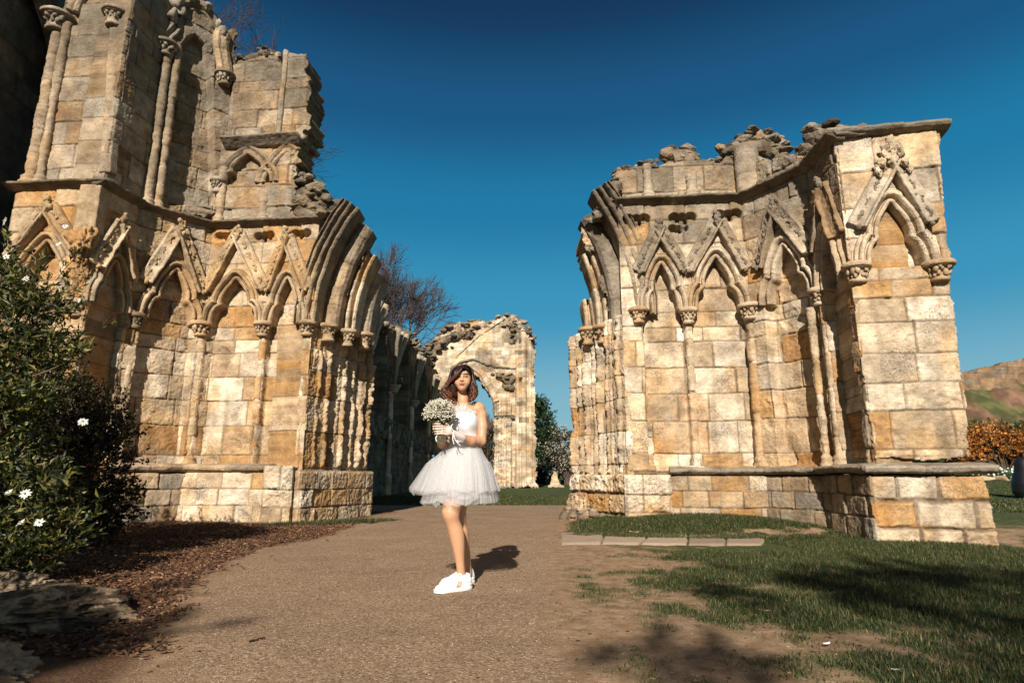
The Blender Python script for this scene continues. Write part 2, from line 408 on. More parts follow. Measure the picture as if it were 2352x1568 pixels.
def panel(name, pl, parent, s0, s1, z0, z1, seed=1, poly=None, zc=None, ch=.45, wr=(.35, .8), pal=PAL_GOLD, recess=(), bumps=(), res=.014,
          off=0.0, thick=.7, rag=.03, inset=.02, joint=.0062, jdepth=.02, rough=.012, soot=None, mat=None, streak=.38, edge=.02, light=1.0, holes=True, jm=.72):
    ns, nz = int((s1 - s0) / res) + 2, int((z1 - z0) / res) + 2
    s, z = np.linspace(s0, s1, ns), np.linspace(z0, z1, nz)
    S, Z = np.meshgrid(s, z, indexing='ij')
    P = pl.pos(S, Z, 0.0).reshape(-1, 3)
    w = fbm(P, 1.6, 3, seed + 5).reshape(S.shape) * .035; w2 = fbm(P, 7, 3, seed + 6).reshape(S.shape) * .008
    if zc is None: zc = courses(z0, z1, ch, seed)
    d, col, rel = block_map(S + w2, Z + w * .6 + w2, np.asarray(zc), seed, wr, pal, s0, s1)
    big = fbm(P, 1.2, 4, seed + 1).reshape(S.shape); mid = fbm(P, 6.0, 4, seed + 2).reshape(S.shape); fin = fbm(P, 26.0, 3, seed + 3).reshape(S.shape)
    jw = joint * (.85 + 1.1 * np.abs(big) + .5 * mid)
    groove = 1 - sstep(0, jw * 2.0, d - .003 - .006 * mid)
    D = off + rel * 1.25 - jdepth * groove - .004 * (1 - sstep(0, .015, d)) - .02 * sstep(.2, .5, fbm(P, 3.2, 4, seed + 41)).reshape(S.shape) * (1 - sstep(0, .035, d)) + big * .012 + mid * rough + fin * rough * .75
    # scars where the face has flaked away
    sc = sstep(.30, .5, fbm(P, 2.3, 4, seed + 9).reshape(S.shape)); D -= sc * (.014 + .028 * np.abs(mid) + .012 * np.abs(fin))
    outline = poly if poly is not None else [(s0, z0), (s1, z0), (s1, z1), (s0, z1)]
    so = sd_poly(S, Z, outline)
    D -= edge * (1 - sstep(0, .06, -so)) * (1 + mid)
    rmask = np.zeros(S.shape)
    for rp, dep, soft in recess:
        sd = sd_poly(S, Z, rp); k = sstep(soft, -soft, sd + mid * .012); D -= dep * k; rmask = np.maximum(rmask, k)
    for fn in bumps: D = fn(S, Z, D, mid, fin)
    V = pl.pos(S, Z, D).reshape(-1, 3)
    C = col.reshape(-1, 3) * (1 + .22 * mid.ravel()[:, None]) * light
    mort = (groove * jm).ravel()[:, None]; C = C * (1 - mort) + np.array([.11, .072, .042]) * mort
    scm = (sc * .35).ravel()[:, None]; C = C * (1 - scm) + (C * .4 + np.array([.30, .21, .12]) * .6) * scm
    hs_ = sstep(.02, .22, fbm(P * np.array([1, 1, .7]), 2.4, 4, seed + 61)) * (col.reshape(-1, 3)[:, 0] > .3)
    pat = sstep(.15, .45, fbm(P, 1.1, 5, seed + 62))[:, None] * .5 * sstep(-.1, .3, fbm(P, 9.0, 3, seed + 63))[:, None]
    C = C * (1 - pat) + np.array([.30, .27, .215]) * light * pat
    stn = (hs_ * .42)[:, None]; C = C * (1 - stn) + C * np.array([1.0, .80, .50]) * stn
    # rain streaks: narrow vertical stains
    q = P * np.array([1, 1, .12]); st = sstep(.12, .6, fbm(q, 5.0, 4, seed + 21)) * streak; C = C * (1 - st[:, None]) + DGREY * st[:, None]
    if soot is not None:
        k = soot(S.ravel(), Z.ravel(), P); C = C * (1 - k[:, None]) + (DGREY * .55 + SOOT * .45) * k[:, None]
    F = grid_faces(ns, nz)
    sc_ = (S[:-1, :-1] + S[1:, 1:]) / 2; zc_ = (Z[:-1, :-1] + Z[1:, 1:]) / 2
    if poly is not None:
        Pc = pl.pos(sc_, zc_, 0.0).reshape(-1, 3)
        keep = (sd_poly(sc_, zc_, poly).ravel() + fbm(Pc, 3.0, 4, seed + 31) * rag * 2 + fbm(Pc, 11., 2, seed + 32) * rag) < 0
        # shrink the parts that fall under z0 etc. is not needed: keep whole cells
        F = F[keep]
    n3 = np.array([pl.n[0], pl.n[1], 0.0])
    # faces point outwards
    F = F
    V2, F2, vi = strip_back(V, F, n3, thick, inset, seed, rough=rag + .01)
    cb = C[vi] * .85
    C2 = np.concatenate([C] + [cb] * 4)
    used = np.unique(F2); mp = np.full(len(V2), -1); mp[used] = np.arange(len(used))
    return mesh(name, V2[used], mp[F2], mat or M_STONE, parent, C2[used])

def resample(pts, step):
    P = np.asarray(pts, float); d = np.r_[0, np.cumsum(np.linalg.norm(np.diff(P, axis=0), axis=1))]
    n = max(int(d[-1] / step), 2) + 1; t = np.linspace(0, d[-1], n)
    return np.stack([np.interp(t, d, P[:, i]) for i in range(P.shape[1])], -1), t

def smooth_path(pts, n=8):
    P = np.asarray(pts, float); out = []
    for i in range(len(P) - 1):
        p0, p1, p2, p3 = P[max(i-1, 0)], P[i], P[i+1], P[min(i+2, len(P)-1)]
        for t in np.linspace(0, 1, n, endpoint=False):
            out.append(.5 * ((2*p1) + (p2-p0)*t + (2*p0-5*p1+4*p2-p3)*t*t + (3*p1-p0-3*p2+p3)*t**3))
    out.append(P[-1]); return np.array(out)

def sweep(pl, path, prof, seed, pal, step=.022, vous=.4, ero=.012, base=0.0, soot=None, tone=None, bite=0.0, side=1):
    """run a moulding profile (lateral, out) along a path drawn on a wall plane; returns V, F, C"""
    Q, t = resample(path, step); m = len(Q)
    T = np.gradient(Q, axis=0); k = np.ones(5) / 5
    for a in (0, 1): T[:, a] = np.convolve(np.pad(T[:, a], 2, 'edge'), k, 'valid')
    T /= np.linalg.norm(T, axis=1)[:, None] + 1e-9
    Nn = np.stack([-T[:, 1], T[:, 0]], -1) * side
    pr, pt = resample(prof, .011 if prof[0][0] > -.3 and len(prof) > 6 else .016); n = len(pr)
    S = Q[:, None, 0] + Nn[:, None, 0] * pr[None, :, 0]; Z = Q[:, None, 1] + Nn[:, None, 1] * pr[None, :, 0]
    D = np.broadcast_to(pr[None, :, 1], S.shape) + base
    P = pl.pos(S, Z, D).reshape(-1, 3)
    rs = R_(seed)
    jt = [0.0]
    while jt[-1] < t[-1]: jt.append(jt[-1] + vous * rs.uniform(.7, 1.4))
    jt = np.array(jt); ji = np.clip(np.searchsorted(jt, t) - 1, 0, len(jt) - 2); dj = np.minimum(t - jt[ji], jt[ji+1] - t)
    g = (1 - sstep(.0, .016, dj)) * (dj > -1); g[0] = g[-1] = 0
    off = rs.normal(0, .006, len(jt))[ji]
    e = fbm(P, 5.0, 4, seed + 1) * ero * 1.5 + fbm(P, 17.0, 3, seed + 2) * ero
    b = sstep(.25, .5, fbm(P, 1.7, 3, seed + 3)) * bite
    dd = (off - g * .018)[:, None].repeat(n, 1).ravel() + e - b * (.5 + np.abs(fbm(P, 9, 3, seed + 4)))
    depth = np.maximum(pr[:, 1] - pr[:, 1].min(), .0)
    dd *= np.broadcast_to(np.clip(depth / .04, .15, 1)[None, :], (m, n)).ravel()
    wob = fbm(P, 3.0, 3, seed + 7) * ero
    V = P + np.array([pl.n[0], pl.n[1], 0]) * dd[:, None] + np.concatenate([pl.t, [0]]) * wob[:, None]
    V[:, 2] += fbm(P, 3.5, 3, seed + 8) * ero
    col = pick(rs, pal, len(jt))[ji]
    if tone is not None: col = (col * .55 + np.asarray(tone) * .45) * rs.uniform(.82, 1.12, len(jt))[ji][:, None]
    C = np.repeat(col[:, None, :], n, 1).reshape(-1, 3)
    gg = np.repeat(g[:, None], n, 1).ravel()[:, None] * .5; C = C * (1 - gg) + np.array([.16, .11, .06]) * gg
    if soot is not None:
        q = soot(S.ravel(), Z.ravel(), P); C = C * (1 - q[:, None]) + (DGREY * .6 + SOOT * .4) * q[:, None]
    F = [grid_faces(m, n)]
    c0, c1 = V[:n].mean(0), V[-n:].mean(0); a = len(V)
    V = np.concatenate([V, [c0, c1]]); C = np.concatenate([C, C[:1], C[-1:]])
    i = np.arange(n - 1)
    F.append(np.concatenate([np.stack([i, i + 1, np.full(n-1, a)], -1), np.stack([(m-1)*n + i + 1, (m-1)*n + i, np.full(n-1, a+1)], -1),
                             [[n-1, 0, a], [(m-1)*n, (m-1)*n+n-1, a+1]]]))
    if side < 0: F = [f[:, ::-1] for f in F]
    return V, F, C

def lathe(cx, cy, prof, seed, pal, n=22, ero=.008, drum=.55, tone=None, sq=1.0, lumps=0.0, soot=None, step=.02, lfreq=14.0, bite=0.0):
    pr, t = resample(prof, step); m = len(pr)
    a = np.arange(n) / n * 2 * np.pi
    P = np.stack([cx + pr[:, None, 0] * np.cos(a) * sq, cy + pr[:, None, 0] * np.sin(a), np.broadcast_to(pr[:, None, 1], (m, n))], -1).reshape(-1, 3)
    nr = np.stack([np.cos(a), np.sin(a), np.zeros(n)], -1)[None].repeat(m, 0).reshape(-1, 3)
    rs = R_(seed); z = pr[:, 1]
    jt = [z.min()]
    while jt[-1] < z.max(): jt.append(jt[-1] + drum * rs.uniform(.7, 1.35))
    jt = np.array(jt); ji = np.clip(np.searchsorted(jt, z) - 1, 0, len(jt) - 2); dj = np.minimum(z - jt[ji], jt[ji+1] - z)
    g = 1 - sstep(0, .014, dj); off = rs.normal(0, .004, len(jt))[ji]
    e = fbm(P, 6, 4, seed + 1) * ero * 1.6 + fbm(P, 22, 3, seed + 2) * ero - sstep(.25, .55, fbm(P, 2.5, 3, seed + 3)) * bite
    if lumps: e += np.abs(fbm(P, lfreq, 2, seed + 4)) * lumps * np.clip(pr[:, 0] / .06, 0, 1).repeat(n)
    V = P + nr * (e + (off - g * .012).repeat(n))[:, None]
    col = pick(rs, pal, len(jt))[ji]
    if tone is not None: col = col * .4 + np.asarray(tone) * .6
    C = col.repeat(n, 0).reshape(-1, 3) if False else np.repeat(col, n, axis=0)
    gg = (g * .5).repeat(n)[:, None]; C = C * (1 - gg) + np.array([.16, .11, .06]) * gg
    if soot is not None:
        q = soot(V[:, 0], V[:, 2], V); C = C * (1 - q[:, None]) + (DGREY * .6 + SOOT * .4) * q[:, None]
    F = [grid_faces(m, n, False, True)[:, ::-1]]
    b = len(V); V = np.concatenate([V, [[cx, cy, pr[0, 1]], [cx, cy, pr[-1, 1]]]]); C = np.concatenate([C, C[:1], C[-1:]])
    i = np.arange(n); j = (i + 1) % n
    F.append(np.concatenate([np.stack([j, i, np.full(n, b)], -1), np.stack([(m-1)*n + i, (m-1)*n + j, np.full(n, b+1)], -1)]))
    if pr[0, 1] > pr[-1, 1]: F = [f[:, ::-1] for f in F]
    return V, F, C

def rubble(mb, pts, rs, size, pal, per=8, spread=.1, sink=.3, squash=(1.2, 1.0, .66), dark=.35, sub=3, layers=3):
    """bedded broken stones along a 3-D polyline, flat slabs stacked in a few courses"""
    P, t = resample(pts, 1.0 / per)
    # mortared core the stones sit in
    Q, _ = resample(pts, .05); V, F = tube(Q - np.array([0, 0, size[1] * .75]), size[1] * .85, 14)
    nz = fbm(V, 5, 4, 3)[:, None]; V = V + np.stack([nz[:, 0] * size[1] * .5] * 3, -1) * np.array([1, 1, .8]) + fbm(V, 17, 3, 4)[:, None] * .02
    mb.add(V, F, np.array((.17, .135, .095)) * (1 + .9 * fbm(V, 8, 4, 6)[:, None]))
    for lay in range(layers):
        for p in P:
            sz = rs.uniform(*size) * (.85 if lay else .7); V, F = rock(rs, sz, sub, 8, squash * np.array([rs.uniform(.7, 1.3), 1, rs.uniform(.7, 1.4)]), .10, int(rs.randint(1e6)))
            q = p + rs.normal(0, spread, 3) * np.array([1, 1, .35]); q[2] += sz * .2 - lay * size[1] * .55
            c = pick(rs, pal, 1)[0] * rs.uniform(.5, 1.0) * (1 - dark * rs.rand())
            n = fbm(V + q, 9, 4, 5)[:, None]; mb.add(V + q, F, c * (1 + .5 * n))

def trefoil(w, h, n=7):
    """unit cusped pointed arch scaled to half width w and height h, springing at (-w,0) and (w,0)"""
    L = np.array([(-1, -.02), (-1.0, .10), (-.95, .24), (-.82, .35), (-.66, .40), (-.585, .45), (-.60, .53), (-.535, .65), (-.405, .77), (-.215, .89), (0, 1.02)])
    a = smooth_path(L, n); b = a[::-1] * np.array([-1, 1]); p = np.concatenate([a, b[1:]])
    return p * np.array([w, h])

PROF_ARCH = [(0, -.14), (0, .0), (.012, .045), (.04, .062), (.066, .045), (.07, .0), (.095, -.005), (.10, .06), (.125, .105), (.155, .11), (.178, .085), (.182, .035), (.20, .03), (.215, .05), (.23, .03), (.235, -.05)]
PROF_BAR = [(-.10, -.06), (-.10, .12), (-.085, .165), (-.055, .165), (-.04, .105), (.05, .075), (.13, .085), (.15, .05), (.155, -.06)]
PROF_STRING = [(-.09, -.10), (-.08, .01), (-.05, .05), (-.02, .10), (.0, .16), (.03, .17), (.06, .10), (.08, .0), (.09, -.10)]

def lump(mb, p, size, rs, pal, squash=(1, 1, 1), sub=2, k=7, rough=.12, c=None):
    V, F = rock(rs, size, sub, k, squash, rough, int(rs.randint(1e6)))
    mb.add(V + np.asarray(p), F, pick(rs, pal, 1)[0] * rs.uniform(.75, 1.0) if c is None else c)

def capital(name, parent, c, z, r, seed, pal, h=.26, tone=None, soot=None, mat=None):
    """bell capital: necking ring, leafy bell, moulded abacus"""
    prof = [(.001, z - h - .05), (r * .8, z - h - .045), (r * 1.0, z - h - .03), (r * 1.08, z - h), (r * .86, z - h + .03), (r * .88, z - h * .6), (r * 1.15, z - h * .3), (r * 1.5, z - .085),
            (r * 1.42, z - .075), (r * 1.75, z - .06), (r * 1.8, z - .02), (r * 1.6, z + .01), (.001, z + .012)]
    V, F, C = lathe(c[0], c[1], prof, seed, pal, 26, .006, 9.0, tone, lumps=0.0, step=.014, soot=soot)
    mb = MB(); mb.add(V, F, C); rs = R_(seed)
    for k in range(9):
        a = k / 9 * 6.283 + rs.uniform(-.2, .2)
        for zz, rr, q in ((-.10, 1.3, .36), (-.17, 1.08, .30)):
            lump(mb, (c[0] + r * (rr - .12) * math.cos(a + zz * 4), c[1] + r * (rr - .12) * math.sin(a + zz * 4), z + zz + rs.uniform(-.015, .015)), r * q * rs.uniform(.7, 1.1), rs, pal, (1, 1, 1.6), 2, 6, .2, tone * rs.uniform(.75, 1.1) if tone is not None else None)
    return mb.build(name, mat or M_STONE, parent)

def shaft(name, parent, c, z0, z1, r, seed, pal, tone=None, soot=None, ero=.012, base=True, mat=None, bite=.0, n=20):
    prof = [(r, z0), (r, z1)]
    if base: prof = [(r * 1.7, z0), (r * 1.75, z0 + .05), (r * 1.35, z0 + .10), (r * 1.5, z0 + .14), (r * 1.0, z0 + .2), (r, z1)]
    V, F, C = lathe(c[0], c[1], prof, seed, pal, n, ero, .48, tone, soot=soot, bite=bite)
    mb = MB(); mb.add(V, F, C); return mb.build(name, mat or M_STONE, parent)

def bay(parent, pl, left, right, apex, gable, seed, pal, soot=None, gfoot=.62, gtone=None, atone=None, foot_l=True, foot_r=True, off=0.0, crock=True, bite=.01, deep=True):
    """one bay of blind arcading: cusped arch moulding, crocketed gable, finial; points are traced (px)"""
    a, b, c, g = [pl.px(*q, off) for q in (left, right, apex, gable)]
    zs = (a[1] + b[1]) / 2; w = (b[0] - a[0]) / 2 - .02; h = c[1] - zs; mid = (a[0] + b[0]) / 2
    # paths run up the left side and down the right; profile lateral +ve = away from the opening
    path = trefoil(w - .155, h - .20) + np.array([mid, zs])
    mb = MB(); V, F, C = sweep(pl, path, PROF_ARCH, seed, pal, base=off, soot=soot, tone=atone, bite=bite, vous=.45, step=.016, ero=.008)
    mb.add(V, F, C); mb.build('arch_moulding', M_STONE, parent)
    rs = R_(seed + 50)
    gm = MB(); lean = {}
    for sgn in (-1, 1):
        f = np.array([mid + sgn * w * (1.0 if abs(gfoot) > 9 else .97), zs + h * gfoot]); top = np.array([g[0], g[1]])
        V, F, C = sweep(pl, [f, top], PROF_BAR, seed + 3 + sgn, pal, base=off, soot=soot, tone=gtone, bite=bite * 2, vous=.7, side=1 if sgn < 0 else -1, ero=.015)
        gm.add(V, F, C)
        if crock:
            d = top - f; L = np.linalg.norm(d); d /= L; nrm = np.array([-d[1], d[0]]) * (1 if sgn < 0 else -1)
            for u in (.14, .36, .58, .78):
                q = f + d * L * u + nrm * .03
                for kk in range(5):      # curled leaf: small flakes lying along the band
                    w_ = (kk - 2) * .03; o = d * w_ + nrm * (.03 - abs(w_) * .4 + rs.normal(0, .008))
                    lump(gm, pl.pos(q[0] + o[0], q[1] + o[1], off + .075), rs.uniform(.022, .036), rs, pal, (1.1, .9, 1.2), 2, 7, .15, gtone * rs.uniform(.8, 1.15) if gtone is not None else None)
            lump(gm, pl.pos(f[0], f[1] - .02, off + .09), .06, rs, pal, (1, 1, 1), 2, 14, .08, gtone)
        for kk in range(9):
            hh = rs.uniform(-.05, .17); o = rs.normal(0, .028 * (1.3 - hh * 3))
            lump(gm, pl.pos(top[0] + o, top[1] + hh, off + .07 + rs.uniform(0, .03)), rs.uniform(.03, .05), rs, pal, (1, 1, 1.4), 2, 7, .15, gtone * rs.uniform(.8, 1.2) if gtone is not None else None)
    gm.build('gable', M_STONE, parent)
    # niche outline for the wall panel
    o = trefoil(w - .155 + .012, h - .185) + np.array([mid, zs])
    wl, wr_ = (w - .035 if foot_l else w - .14), (w - .035 if foot_r else w - .14)      # below the springing the whole bay is set back between the shafts
    if deep: o = np.concatenate([[(mid - wl, .97), (mid - wl, zs - .03)], o, [(mid + wr_, zs - .03), (mid + wr_, .97)]])
    return o, (mid, zs, w, h)

def string_course(name, parent, planes_pts, seed, pal, prof=PROF_STRING, soot=None, tone=None, bite=.02):
    """moulded ledge following several wall planes; planes_pts: list of (plane, s_a, s_b, z)"""
    mb = MB()
    for i, (pl, sa, sb, z) in enumerate(planes_pts):
        V, F, C = sweep(pl, [(sa, z), (sb, z)], prof, seed + i, pal, soot=soot, tone=tone, bite=bite, vous=.8, ero=.014)
        mb.add(V, F, C)
    return mb.build(name, M_STONE, parent)
# ------------------------------------------------------------------ the two ruins beside the path
L0, L1, L2, L3, L4, L5 = (-8.6, 9.75), (-6.98, 9.62), (-6.84, 10.5), (-5.97, 11.4), (-3.8, 11.15), (-3.05, 13.2)
Q0, Q1, Q2, Q3, Q4, Q5 = (1.15, 12.4), (1.95, 10.35), (4.1, 10.15), (4.78, 9.1), (4.76, 8.15), (6.2, 7.9)
ZC_LOW = [.88, 1.17, 1.71, 2.18, 2.63, 3.10, 3.36, 3.63, 4.05, 4.45, 4.85, 5.3, 5.75]
ZC_PL = [-.6, -.3, .0, .29, .58, .88]
ZSTR = 5.68

def soot_top(seed, lo, hi, base=-.1, amt=.8, sc=1.1):
    return lambda S, Z, P: soot_fn(S, Z, P, seed, lo, hi, base, amt, sc)

# ================= left ruin
LR = empty('abbey_ruin', (-5.5, 11.3, 0), 'tall golden ruined abbey wall with upper blind window, behind the dark shrubs', 'ruin', 'broken sides of the abbey doorway')
PF, PS, PD, PW, PJ = Plane(L0, L1), Plane(L1, L2), Plane(L2, L3), Plane(L3, L4), Plane(L4, L5)
sl = soot_top(11, 4.6, 7.2, -.28, .7)
GT = np.array((.42, .30, .165))
# blind arcade bays
oF, _ = bay(LR, PF, (2, 694), (176, 690), (112, 535), (116, 478), 101, PAL_GOLD, sl, atone=BUFF, gtone=GT)
oS, _ = bay(LR, PS, (200, 692), (291, 716), (262, 578), (276, 516), 111, PAL_GOLD, sl, atone=BUFF, gtone=GT, crock=True)
oD, _ = bay(LR, PD, (318, 726), (460, 744), (404, 600), (412, 530), 121, PAL_GOLD, sl, atone=BUFF, gtone=GT, bite=.03, gfoot=.55)
oB, _ = bay(LR, PW, (466, 744), (603, 744), (545, 622), (549, 541), 131, PAL_GOLD, sl, atone=BUFF, gtone=GT * 1.05, gfoot=.62)
oC, _ = bay(LR, PW, (605, 744), (704, 742), (654, 622), (660, 546), 141, PAL_GOLD, sl, atone=BUFF, gtone=GT * 1.05, gfoot=.62)

def hearts(pl, pts, w=.42, d=.16):
    """cusped sinkings under the string course"""
    out = []
    for x, y in pts:
        c = pl.px(x, y)
        for k in (-.5, 0, .5):
            a = np.linspace(0, 6.283, 14)[:-1]
            out.append((np.stack([c[0] + k * w * .66 + np.cos(a) * w * .24, c[1] + np.sin(a) * w * (.26 if k == 0 else .22) + (0 if k else -.03)], -1), d, .012))
    return out

hl = hearts(PW, [(516, 541), (606, 541), (690, 536)], .38)
panel('wall', PF, LR, -.0, PF.L, .0, 5.66, 201, zc=ZC_LOW, wr=(.4, .75), recess=[(oF, .20, .012)], soot=sl, thick=1.4, streak=.2)
panel('wall', PS, LR, 0, PS.L + .1, .0, 5.66, 202, zc=ZC_LOW, recess=[(oS, .18, .012)], soot=sl, thick=.6)
panel('wall', PD, LR, -.05, PD.L + .3, .85, 5.66, 203, zc=ZC_LOW, wr=(.45, .85), recess=[(oD, .20, .012)], soot=sl, thick=.8, light=.92, rough=.018)
panel('wall', PW, LR, -.3, PW.L + .03, .85, 5.66, 204, zc=ZC_LOW, wr=(.38, .68), recess=[(oB, .20, .012), (oC, .20, .012)] + hl, soot=sl, thick=1.2)
# plinth below the wall
panel('plinth', PD, LR, -.1, PD.L + .12, -.1, .86, 205, zc=ZC_PL, wr=(.3, .5), off=.13, pal=PAL_GREY, thick=.5, streak=.2)
panel('plinth', PW, LR, -.12, PW.L - .52, -.1, .86, 206, zc=ZC_PL, wr=(.32, .55), off=.16, pal=PAL_CREAM, thick=.5)
panel('plinth', PW, LR, PW.L - .56, PW.L - .03, -.1, .98, 207, zc=[-.1, .26, .56, 1.0], wr=(.6, .7), off=.25, pal=PAL_CREAM, thick=.5, rough=.03, edge=.04)
string_course('plinth_course', LR, [(PD, 0, PD.L + .1, .93), (PW, -.1, PW.L - .5, .93)], 210, PAL_GREY, prof=[(-.07, -.1), (-.06, .13), (-.02, .2), (.03, .22), (.07, .15), (.09, .0), (.09, -.1)], tone=BUFF)

# portal jamb: bundle of shafts and hollows
def jamb_fn(rolls, hollows, z0, z1, cut=1.0):
    def f(S, Z, D, mid, fin):
        k = sstep(z0 - .03, z0 + .03, Z) * sstep(z1 + .03, z1 - .03, Z)
        E = np.zeros(S.shape)
        for s0, r in rolls:
            sw = s0 + .012 * mid
            E = np.maximum(E, np.sqrt(np.maximum(r * r - (S - sw)**2, 0)) * 1.05 * np.clip(1.0 + 1.2 * mid, .3, 1.2))
        for s0, w, d in hollows:
            E = E - d * np.exp(-((S - s0 + .022 * mid + .02 * fin) / (w * (1 + .9 * np.abs(mid))))**2) * np.clip(.8 + 1.3 * mid, .15, 1.5)
        return D + E * k
    return f
rl = [(.33, .035), (.60, .05), (1.12, .06), (1.46, .035), (1.74, .06), (2.0, .09)]
hl_ = [(.41, .02, .03), (.78, .045, .24), (.90, .02, .10), (1.27, .05, .26), (1.38, .02, .08), (1.61, .025, .13), (1.87, .03, .16)]
panel('jamb', PJ, LR, -.02, PJ.L, .85, 3.62, 221, zc=[.8, .93, 1.6, 2.25, 2.75, 3.15, 3.7], wr=(.5, .9), bumps=[jamb_fn(rl, hl_, .98, 3.6)], thick=.7, rough=.024, rag=.04, edge=.05, off=.02)
panel('jamb', PJ, LR, -.12, PJ.L + .06, -.1, .90, 222, zc=[-.1, .24, .56, .9], wr=(.4, .7), off=.12, thick=.7, rough=.02)
# the wall core above the jamb, behind the arch rings
def arch_x(zz, R, zs=3.6): return R - math.sqrt(max(R * R - (zz - zs)**2, 0))
core = [(-.02, 3.58), (.55, 3.58)] + [(.55 + arch_x(z, 4.0), z) for z in np.linspace(3.7, 5.45, 9)] + [(.9, 5.62), (.55, 5.66), (-.02, 5.66)]

def arch_ring(name, parent, Y, xs, zs, R, ang1, prof, seed, pal, sgn, soot, tone=None, bite=.02, ang0=0.0, thick=0):
    """one order of the broken pointed doorway arch; sgn +1 curves to the right going up"""
    pl = Plane((xs - 5, Y), (xs + 5, Y)); a = np.linspace(ang0, ang1, 30)
    path = np.stack([5 + sgn * R * (1 - np.cos(a)), zs + R * np.sin(a)], -1)
    mb = MB(); V, F, C = sweep(pl, path, prof, seed, pal, soot=soot, tone=tone, bite=bite + .015, vous=.5, side=1 if sgn > 0 else -1, ero=.016, step=.02)
    mb.add(V, F, C); return mb.build(name, M_STONE, parent)
PR1 = [(-.02, -.5), (-.02, -.02), (-.01, .03), (.02, .06), (.05, .05), (.06, .01), (.065, -.13), (.115, -.15), (.12, .0), (.135, .05), (.165, .075), (.19, .05), (.195, -.02), (.20, -.10), (.25, -.12), (.255, .0), (.28, .06), (.31, .06), (.33, .0), (.34, -.05), (.375, -.05), (.38, .03), (.40, .02), (.40, -.5)]
PR2 = [(-.04, -.5), (-.03, -.1), (.02, -.02), (.10, .02), (.2, .0), (.3, -.06), (.42, -.12), (.42, -.5)]
sg = soot_top(17, 4.2, 6.2, -.05, .75)
arch_ring('archivolt', LR, 11.12, -3.72, 3.6, 4.1, .60, PR1, 231, PAL_GREY, 1, sg, tone=BUFF * .8)
arch_ring('archivolt', LR, 11.50, -3.42, 3.6, 4.0, .54, PR2, 232, PAL_GREY, 1, sg, bite=.08, tone=BUFF * .85)
arch_ring('archivolt', LR, 11.88, -3.16, 3.6, 3.9, .43, PR1, 233, PAL_GOLD, 1, sg, tone=BUFF)
arch_ring('archivolt', LR, 12.3, -3.0, 3.6, 3.8, .36, PR2, 234, PAL_GREY, 1, sg, tone=GREY, bite=.05)
PB = Plane((-4.2, 11.7), (-2.0, 11.7))
panel('wall', PB, LR, 0, 2.1, 3.4, 5.9, 235, poly=[(0, 3.4), (.62, 3.4), (.75, 4.1), (.95, 4.8), (1.25, 5.35), (1.2, 5.6), (.9, 5.9), (0, 5.9)], pal=PAL_DARK, thick=1.2, rough=.04, rag=.08)
# capitals and shafts
CAPL = []
for i, (pl, x, y, r) in enumerate([(PD, 314, 724, .085), (PW, 463, 744, .12), (PW, 604, 744, .10), (PW, 706, 742, .10), (PF, 178, 694, .10), (PS, 296, 716, .07)]):
    s, z = pl.px(x, y); c = pl.pos(s, 0, -.01)
    capital('capital', LR, c, z + .03, r, 240 + i, PAL_GOLD, tone=BUFF if i != 0 else DGREY, h=.24, soot=sl)
    if i in (0, 1): shaft('shaft', LR, pl.pos(s, 0, -.06), .98, z - .25, r * .72, 250 + i, PAL_GOLD, tone=GT * 1.1, bite=.02)
    if i == 2: shaft('shaft', LR, pl.pos(s, 0, -.07), 1.2, z - .25, r * .68, 250 + i, PAL_GOLD, base=False, bite=.035)
    if i == 0: shaft('shaft', LR, pl.pos(s - .17, 0, -.04), .98, z - .25, r * .75, 258, PAL_GOLD, tone=GT, bite=.03)
for x, Y, y, r, sd in [(755, 11.5, 752, .11, 261), (800, 11.85, 764, .10, 262), (836, 12.4, 772, .12, 263)]:
    p = at_Y(x, y, Y); capital('capital', LR, p, p[2] + .05, r, sd, PAL_GOLD, tone=BUFF * .9, h=.3)
# main string course
string_course('string_course', LR, [(PF, -.12, PF.L + .16, ZSTR), (PS, -.14, PS.L - .02, ZSTR), (PD, -.1, PD.L + .02, ZSTR), (PW, -.05, PW.L + .05, ZSTR)], 270, PAL_GREY, soot=soot_top(71, 3.0, 6.0, .05, .75), tone=GREY)
# broken corbel bulge on the corner of the buttress
rs = R_(5); mb = MB()
for k in range(16):
    t = k / 15; p = PF.pos(PF.L - .17 + .05 * rs.normal(), 4.55 - 1.1 * t + .05 * rs.normal(), .06 + .02 * rs.normal() - .12 * t)
    lump(mb, p, .25 - .12 * t, rs, PAL_GOLD, (.9, .8, 1.2), 5, 14, .34, GOLD * rs.uniform(.8, 1.1))
mb.build('broken_corbel', M_STONE, LR)
mb = MB(); V, F, C = sweep(PF, [(PF.L - .16, 4.75), (PF.L - .16, 5.6)], [(-.2, -.1), (-.2, .1), (-.08, .16), (.12, .16), (.17, .1), (.17, -.1)], 281, PAL_GOLD, vous=2, tone=BUFF); mb.add(V, F, C); mb.build('pilaster', M_STONE, LR)

# ---- upper storey of the left ruin
slu = soot_top(13, 5.9, 9.6, .02, .6)
UF = Plane(L0, L1, -.12); US = Plane((L1[0] - .06, L1[1]), (L2[0] - .06, L2[1] + .35)); UD = Plane(L2, L3, -.2); UW = Plane(L3, L4, -.14)
ZU = [5.72, 6.08, 6.55, 7.0, 7.4, 7.9, 8.3, 8.75, 9.0, 9.5, 10, 10.5, 11]
panel('upper_wall', UF, LR, .12, UF.L - .05, 5.7, 10.6, 301, zc=ZU, wr=(.35, .75), pal=PAL_GREY, soot=slu, thick=1.4, recess=[([(.35, 9.0), (1.25, 9.0), (1.2, 9.7), (.8, 10.3), (.4, 9.7)], .05, .02)])
panel('upper_wall', US, LR, .05, US.L, 5.7, 10.6, 302, zc=ZU, wr=(.35, .6), pal=PAL_GREY, soot=slu, thick=.6)
